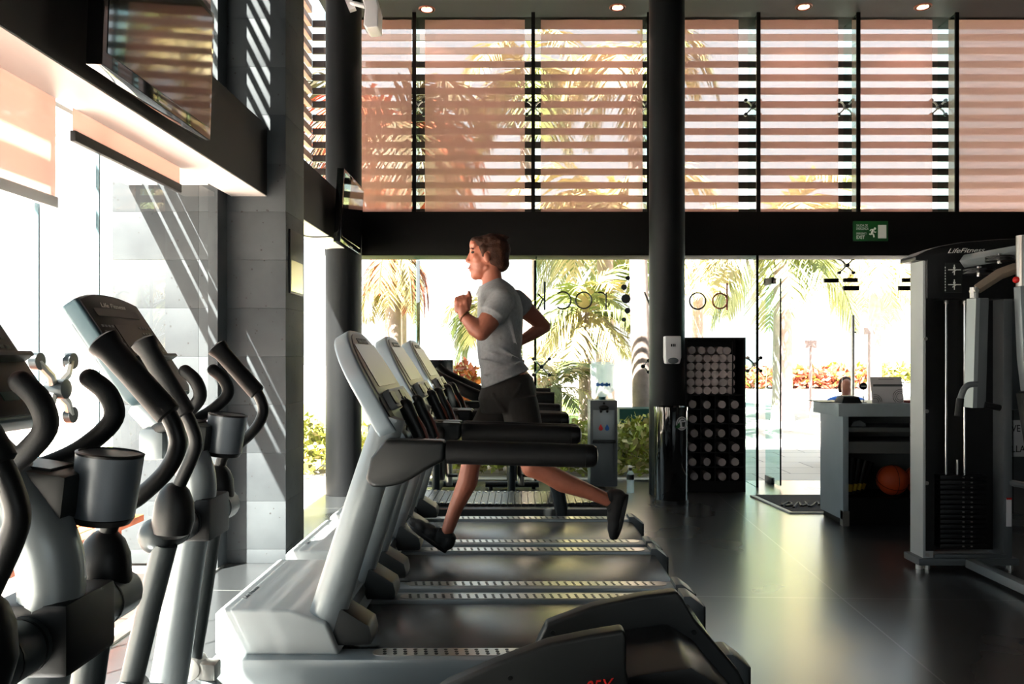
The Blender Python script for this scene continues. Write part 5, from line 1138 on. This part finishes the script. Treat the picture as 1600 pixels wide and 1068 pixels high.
# ---- shoes
def shoe(name, heel, toe, up, w):
    d = (toe-heel); L = d.length; d.normalize(); up = (up-d*up.dot(d)).normalized(); s = d.cross(up)
    def pt(a, h, c=0.): return heel+d*a*L+up*h+s*c
    m = MB()
    for a, h, rx, rz, rw in ((.10, .045, .045, .05, .036), (.28, .045, .06, .05, .038), (.50, .035, .065, .042, .044), (.72, .028, .06, .034, .048), (.88, .022, .04, .024, .042)):
        R = Matrix((d, s, up)).transposed(); m.ell(pt(a, h), (rx, rw, rz), rot=R)
    R = Matrix((d, s, up)).transposed(); m.ell(pt(.16, .085), (.050, .036, .025), rot=R); m.cap(pt(.06, .09), .016, pt(.04, .05), .022)
    o = remeshed(m, name, M['shoe'], run, .006, 5, .5)
    m = MB(); pts = []
    for i in range(20):
        a = 2*PI*i/20; c = math.cos(a); q = math.sin(a); wd = .036+.012*max(0, c)
        pts.append(pt(.5+.52*c, -.012+.018*max(0, c-.55)/.45*.6, q*wd))
    m.ext(pts, up*.024); m.build('sole', M['black'], o, bevel=.006)
    for k in range(4):
        m = MB(); a = .38+.09*k; h = .083-.011*k; m.tube([pt(a, h-.012, -.030), pt(a+.01, h+.003, 0), pt(a, h-.012, .030)], .0035, 6, k=4); m.build('lace', M['dark'], o)
    return o
shoe('shoe', BD(697, 861, .09), BD(636, 816, .09), Vector((.45, 0, .9)), 0)
shoe('shoe', BD(979, 772, -.09), BD(963, 842, -.09), Vector((-1, 0, -.2)), 0)
# ---- wristband
w0 = elN.lerp(wrN, .93); dv = (wrN-elN).normalized(); u = dv.cross(Vector((0, 1, 0))).normalized(); v = dv.cross(u)
m = MB(); m.tube([w0+(u*math.cos(a)+v*math.sin(a))*.030 for a in [2*PI*i/24 for i in range(25)]], .0045, 8); m.build('wristband', mat('cord_band', (.42, .26, .12), .6), run)
# ------------------------------------------------------------------ seated person outside
d = 9.7; hx = (1322-CX)*d/F; hz = CH-(603-CY)*d/F
t = thing('person', 'person in a blue shirt seated outside behind the reception desk', 'person', (hx, d, -.02))
b = MB(); b.ell((hx, d, hz), (.075, .09, .105)); b.cap((hx, d, hz-.08), .05, (hx, d+.01, hz-.16), .055)
b.loft([[Vector((hx+math.cos(2*PI*j/20)*rx, d+.02+math.sin(2*PI*j/20)*ry, z)) for j in range(20)] for rx, ry, z in ((.06, .06, hz-.115), (.19, .10, hz-.155), (.20, .12, hz-.30), (.17, .11, hz-.50), (.18, .13, hz-.62))])
for s in (-1, 1):
    limb(b, [Vector((hx+s*.19, d, hz-.21)), Vector((hx+s*.26, d-.05, hz-.47)), Vector((hx+s*.12, d-.28, hz-.45))], [.05, .042, .03]); b.ell((hx+s*.09, d-.33, hz-.45), (.03, .045, .025))
    limb(b, [Vector((hx+s*.09, d, hz-.60)), Vector((hx+s*.12, d-.40, hz-.56)), Vector((hx+s*.12, d-.38, .08))], [.085, .06, .045]); b.ell((hx+s*.12, d-.44, .04), (.045, .11, .04))
b.ell((hx, d-.088, hz-.01), (.012, .02, .02)); remeshed(b, 'body', M['skin'], t, .011, 4)
m = MB(); m.loft([[Vector((hx+math.cos(2*PI*j/20)*rx, d+.02+math.sin(2*PI*j/20)*ry, z)) for j in range(20)] for rx, ry, z in ((.08, .075, hz-.115), (.20, .11, hz-.145), (.215, .135, hz-.30), (.19, .13, hz-.50), (.195, .145, hz-.62))])
for s in (-1, 1): limb(m, [Vector((hx+s*.19, d, hz-.21)), Vector((hx+s*.25, d-.04, hz-.40))], [.065, .058])
remeshed(m, 'shirt', M['cloth_blue'], t, .011, 4)
m = MB()
for s in (-1, 1): limb(m, [Vector((hx+s*.09, d+.03, hz-.62)), Vector((hx+s*.12, d-.40, hz-.56)), Vector((hx+s*.12, d-.38, .2))], [.1, .072, .055])
remeshed(m, 'trousers', M['ink'], t, .011, 3)
m = MB(); m.ell((hx+.01, d+.03, hz+.03), (.088, .095, .095)); m.cap((hx-.065, d+.02, hz), .03, (hx-.06, d+.03, hz-.06), .025); m.cap((hx+.075, d+.02, hz), .03, (hx+.075, d+.03, hz-.09), .028); remeshed(m, 'hair', M['hair'], t, .009, 3)
st_ = thing('stool', 'simple stool outside under the person in the blue shirt', 'stool', (hx, d+.05, -.02))
m = MB(); m.cyl((hx, d+.05, hz-.76), (hx, d+.05, hz-.72), .18, seg=28); m.build('seat', M['wood'], st_, bevel=.008)
for a in range(4):
    an = PI/4+a*PI/2; m = MB(); m.cyl((hx+math.cos(an)*.15, d+.05+math.sin(an)*.15, -.02), (hx+math.cos(an)*.12, d+.05+math.sin(an)*.12, hz-.76), .016); m.build('leg', M['bark'], st_)
